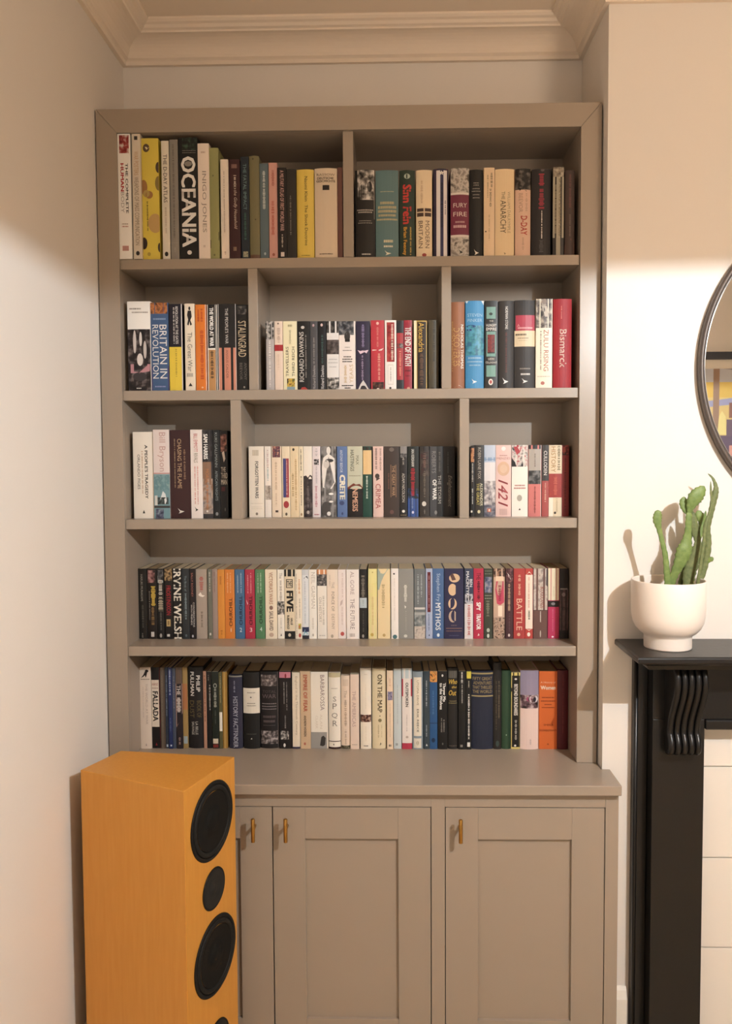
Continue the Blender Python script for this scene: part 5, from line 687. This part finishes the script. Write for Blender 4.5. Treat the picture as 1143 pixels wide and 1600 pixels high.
 (870, 887.5, 1048, '#5e1a22', [L('#7a2c30', .5, .05, .8, .14)], 'plain wine red cloth book by the right side, lowest row', dict(h=1)),
]
# rows: books, shelf height, photo line of the spine feet, depth of the spines, bay limits, group
ROWS = [
 (R1L, S[0], 403.5, 0.012, XL, 0.672, 'books in the left bay of the top shelf'),
 (R1R, S[0], 402.0, 0.014, 0.700, XR, 'books in the right bay of the top shelf'),
 (R2L, S[1], 610.0, 0.020, XL, 0.410, 'books in the left bay of the second shelf'),
 (R2C, S[1], 611.0, 0.030, 0.436, 0.938, 'books in the middle bay of the second shelf'),
 (R2R, S[1], 608.0, 0.020, 0.964, XR, 'books in the right bay of the second shelf'),
 (R3L, S[2], 809.4, 0.045, XL, 0.357, 'books in the left bay of the third shelf'),
 (R3C, S[2], 808.0, 0.075, 0.386, 0.987, 'books in the middle bay of the third shelf'),
 (R3R, S[2], 807.0, 0.070, 1.013, XR, 'books in the right bay of the third shelf'),
 (R4, S[3], 998.0, 0.104, XL, XR, 'books on the fourth shelf'),
 (R5, ZC, 1170.0, 0.104, XL, XR, 'books standing on the worktop'),
]
# every string once as a flat mesh in the unit square
keys = []
for row in ROWS:
    for bk in row[0]:
        for dcr in bk[4]:
            if dcr[0] == 't': kk = (dcr[1], dcr[8], dcr[9])
            elif dcr[0] == 'h': kk = (dcr[1], dcr[7], dcr[8])
            else: continue
            if kk not in keys: keys.append(kk)
tmp = []
for s_, bold, it in keys:
    cu = bpy.data.curves.new('letters', 'FONT'); cu.body = s_; cu.resolution_u = 2; cu.shear = it
    cu.fill_mode = 'FRONT'
    ob = bpy.data.objects.new('letters', cu); COL.objects.link(ob); tmp.append(ob)
bpy.context.view_layer.update()
dg = bpy.context.evaluated_depsgraph_get()
GLY = {}
for kk, ob in zip(keys, tmp):
    me = bpy.data.meshes.new_from_object(ob.evaluated_get(dg))
    vv = [(v.co.x, v.co.y) for v in me.vertices]; ff = [tuple(p.vertices) for p in me.polygons]
    xs = [a for a, _ in vv]; ys = [b_ for _, b_ in vv]
    x0, x1, y0, y1 = min(xs), max(xs), min(ys), max(ys)
    bo = kk[1]*0.9
    if bo:                                   # heavier weight: the outline laid down four times, a hair apart
        n0 = len(vv); base = list(vv); f0 = list(ff); vv = []; ff = []
        for q, (ox, oy) in enumerate(((-bo, -bo*.6), (bo, -bo*.6), (-bo, bo*.6), (bo, bo*.6))):
            vv += [(a+ox, b_+oy) for a, b_ in base]; ff += [tuple(i+q*n0 for i in f) for f in f0]
        x0 -= bo; x1 += bo; y0 -= bo*.6; y1 += bo*.6
    GLY[kk] = ([((a-x0)/(x1-x0), (b_-y0)/(y1-y0)) for a, b_ in vv], ff)
    bpy.data.meshes.remove(me)
for ob in tmp:
    cu = ob.data; bpy.data.objects.remove(ob); bpy.data.curves.remove(cu)

def build_book(x0, x1, z0, zt_, ys, depth, colour, decor, label, group, hard):
    wd = x1-x0; ht = zt_-z0; xc = (x0+x1)/2
    root = thing('book', (xc, ys, z0+0.0003), label, 'book', group)
    bul = min(0.006, wd*0.16) if hard else min(0.0012, wd*0.05)     # how far the spine rounds
    def yoff(u): return bul*((2*u-1)**2)                              # spine face, 0 at the middle
    th = 0.0022 if hard else 0.0006
    ov = 0.003 if hard else 0.0004
    N = 8
    outer = [(-wd/2 + wd*i/N, yoff(i/N)) for i in range(N+1)]
    if hard and wd > 0.016:
        outer = [(-wd/2+0.0003, depth)] + [(-wd/2+0.0003, bul+0.010), (-wd/2+0.0016, bul+0.006)] + outer + [(wd/2-0.0016, bul+0.006), (wd/2-0.0003, bul+0.010), (wd/2-0.0003, depth)]
    else:
        outer = [(-wd/2, depth)] + outer + [(wd/2, depth)]
    inner = [(-wd/2+th+0.0004, depth), (-wd/2+th+0.0004, bul+th+0.0110 if hard else bul+th), (wd/2-th-0.0004, bul+th+0.0110 if hard else bul+th), (wd/2-th-0.0004, depth)]
    vs_ = [(a, b_, z) for z in (0, ht) for a, b_ in outer+inner]
    no, ni = len(outer), len(inner); nt = no+ni; fs = []
    for i in range(no-1): fs.append((i, i+1, nt+i+1, nt+i))
    for i in range(ni-1): fs.append((no+i, nt+no+i, nt+no+i+1, no+i+1))
    fs.append((0, nt, nt+no, no)); fs.append((no-1, no+ni-1, nt+no+ni-1, nt+no-1))
    for base in (0, nt):                                            # rims, as a fan of quads and triangles
        fs.append((base, base+1, base+no+1, base+no))
        for i in range(1, no-2): fs.append((base+i, base+i+1, base+no+1) if i < (no-1)//2 else (base+i, base+i+1, base+no+2))
        fs.append((base+no-2, base+no-1, base+no+3, base+no+2)); fs.append((base+no+1, base+(no-1)//2, base+no+2))
    cm = mesh_from(vs_, fs, 'cover')
    link('cover', cm, ink(colour, 0.55 if hard else 0.42, 0, 0.4), root)
    py = bul+th+(0.0112 if hard else 0.0002)
    link('pages', box_me(-wd/2+th+0.0005, wd/2-th-0.0005, py, depth-(0.004 if hard else 0.0006), ov, ht-ov), PAGES if (int(x0*977) % 3) else PAGES2, root)
    # print on the spine
    lay = 0
    def sv(u, v, off):
        uu = min(max(u, 0.0), 1.0)
        return (-wd/2+wd*uu, yoff(uu)-off, ht*(1-min(max(v, 0.0), 1.0)))
    texts = {}
    def grid(u0, u1, v0, v1, off):
        n_ = 6 if hard else 2
        a = [sv(u0+(u1-u0)*i/n_, v, off) for v in (v0, v1) for i in range(n_+1)]
        return a, [(i, i+1, n_+2+i, n_+1+i) for i in range(n_)]
    for dc in decor:
        kd = dc[0]; lay += 1; off = 0.00022+0.00004*lay
        if kd == 'b' or kd == 'p':
            vv, ff = grid(dc[4], dc[5], dc[2], dc[3], off)
            link('colour_band' if kd == 'b' else 'cover_picture', mesh_from(vv, ff), ink(dc[1], 0.45, 0, 0.4) if kd == 'b' else picture(tuple(fade(q) for q in dc[1]), dc[6]*1.0), root)
        elif kd == 'e':
            vv = [sv(dc[2]+dc[4]*math.cos(2*math.pi*i/18), dc[3]+dc[5]*math.sin(2*math.pi*i/18), off) for i in range(18)]
            link('printed_spot', mesh_from(vv, [tuple(range(18))]), ink(dc[1], 0.45, 0, 0.4), root)
        elif kd == 'g':
            vv = [sv(a, b_, off) for a, b_ in dc[2]]
            link('printed_shape', mesh_from(vv, [tuple(range(len(vv)))]), ink(dc[1], 0.45, 0, 0.4), root)
        else:
            acc = texts.setdefault((lay, dc[2] if kd in 'th' else dc[1]), ([], []))
            if kd == 't':
                _, s_, c, u, v0, v1, hh, dr, bold, it = dc
                vv, ff = GLY[(s_, bold, it)]
                if dr == 'd': pts = [sv(u-hh/2+hh*b_, v0+(v1-v0)*a, off+0.0002) for a, b_ in vv]
                else: pts = [sv(u+hh/2-hh*b_, v1-(v1-v0)*a, off+0.0002) for a, b_ in vv]
            elif kd == 'h':
                _, s_, c, v0, v1, u0, u1, bold, it = dc
                vv, ff = GLY[(s_, bold, it)]
                pts = [sv(u0+(u1-u0)*a, v1-(v1-v0)*b_, off+0.0002) for a, b_ in vv]
            else:                                                   # tiny unreadable print: broken strokes
                _, c, u, v0, v1, hh, dr = dc
                rnd = random.Random(int(x0*1e5)+lay); pts, ff = [], []
                if dr == 'h':
                    a = u-hh/2
                    while a < u+hh/2:
                        b_ = min(a+(0.0015+0.0030*rnd.random())/wd, u+hh/2); i = len(pts)
                        pts += [sv(a, v0, off+.0002), sv(b_, v0, off+.0002), sv(b_, v1, off+.0002), sv(a, v1, off+.0002)]; ff.append((i, i+1, i+2, i+3)); a = b_+0.0009/wd
                else:
                    a = v0
                    while a < v1:
                        b_ = min(a+(0.0010+0.0022*rnd.random())/ht, v1); i = len(pts); tall = hh*(0.5 if rnd.random() < .6 else 0.72)/2
                        pts += [sv(u-tall, a, off+.0002), sv(u+tall, a, off+.0002), sv(u+tall, b_, off+.0002), sv(u-tall, b_, off+.0002)]; ff.append((i, i+1, i+2, i+3)); a = b_+0.0011/ht*(3 if rnd.random() < .16 else 1)
            i0 = len(acc[0]); acc[0].extend(pts); acc[1].extend([tuple(i0+q for q in f) for f in ff])
    for (_, c), (vv, ff) in texts.items():
        link('lettering', mesh_from(vv, ff), ink(c, 0.45, 0, 0.35), root)
    return root
for books, zs, foot, Y, bx0, bx1, group in ROWS:
    prev = bx0
    for x0, x1, top, colour, decor, label, opt in books:
        ys = max(0.0012, Y + opt.get('dy', 0.0) + random.Random(int(x0*13)).uniform(-0.0025, 0.0025))
        X0 = at_y(x0, foot, ys).x; X1 = at_y(x1, foot, ys).x
        X0 = max(X0, prev+0.0004); X1 = min(X1, bx1-0.0006)
        zt_ = min(at_y((x0+x1)/2, top, ys).z, ZTI-0.0015) if foot < 450 else at_y((x0+x1)/2, top, ys).z
        build_book(X0, X1, zs, zt_, ys, min(opt.get('d', 0.150 if foot < 450 else 0.128), D-ys-0.002), colour, decor, label, group, opt.get('h', 0))
        prev = X1
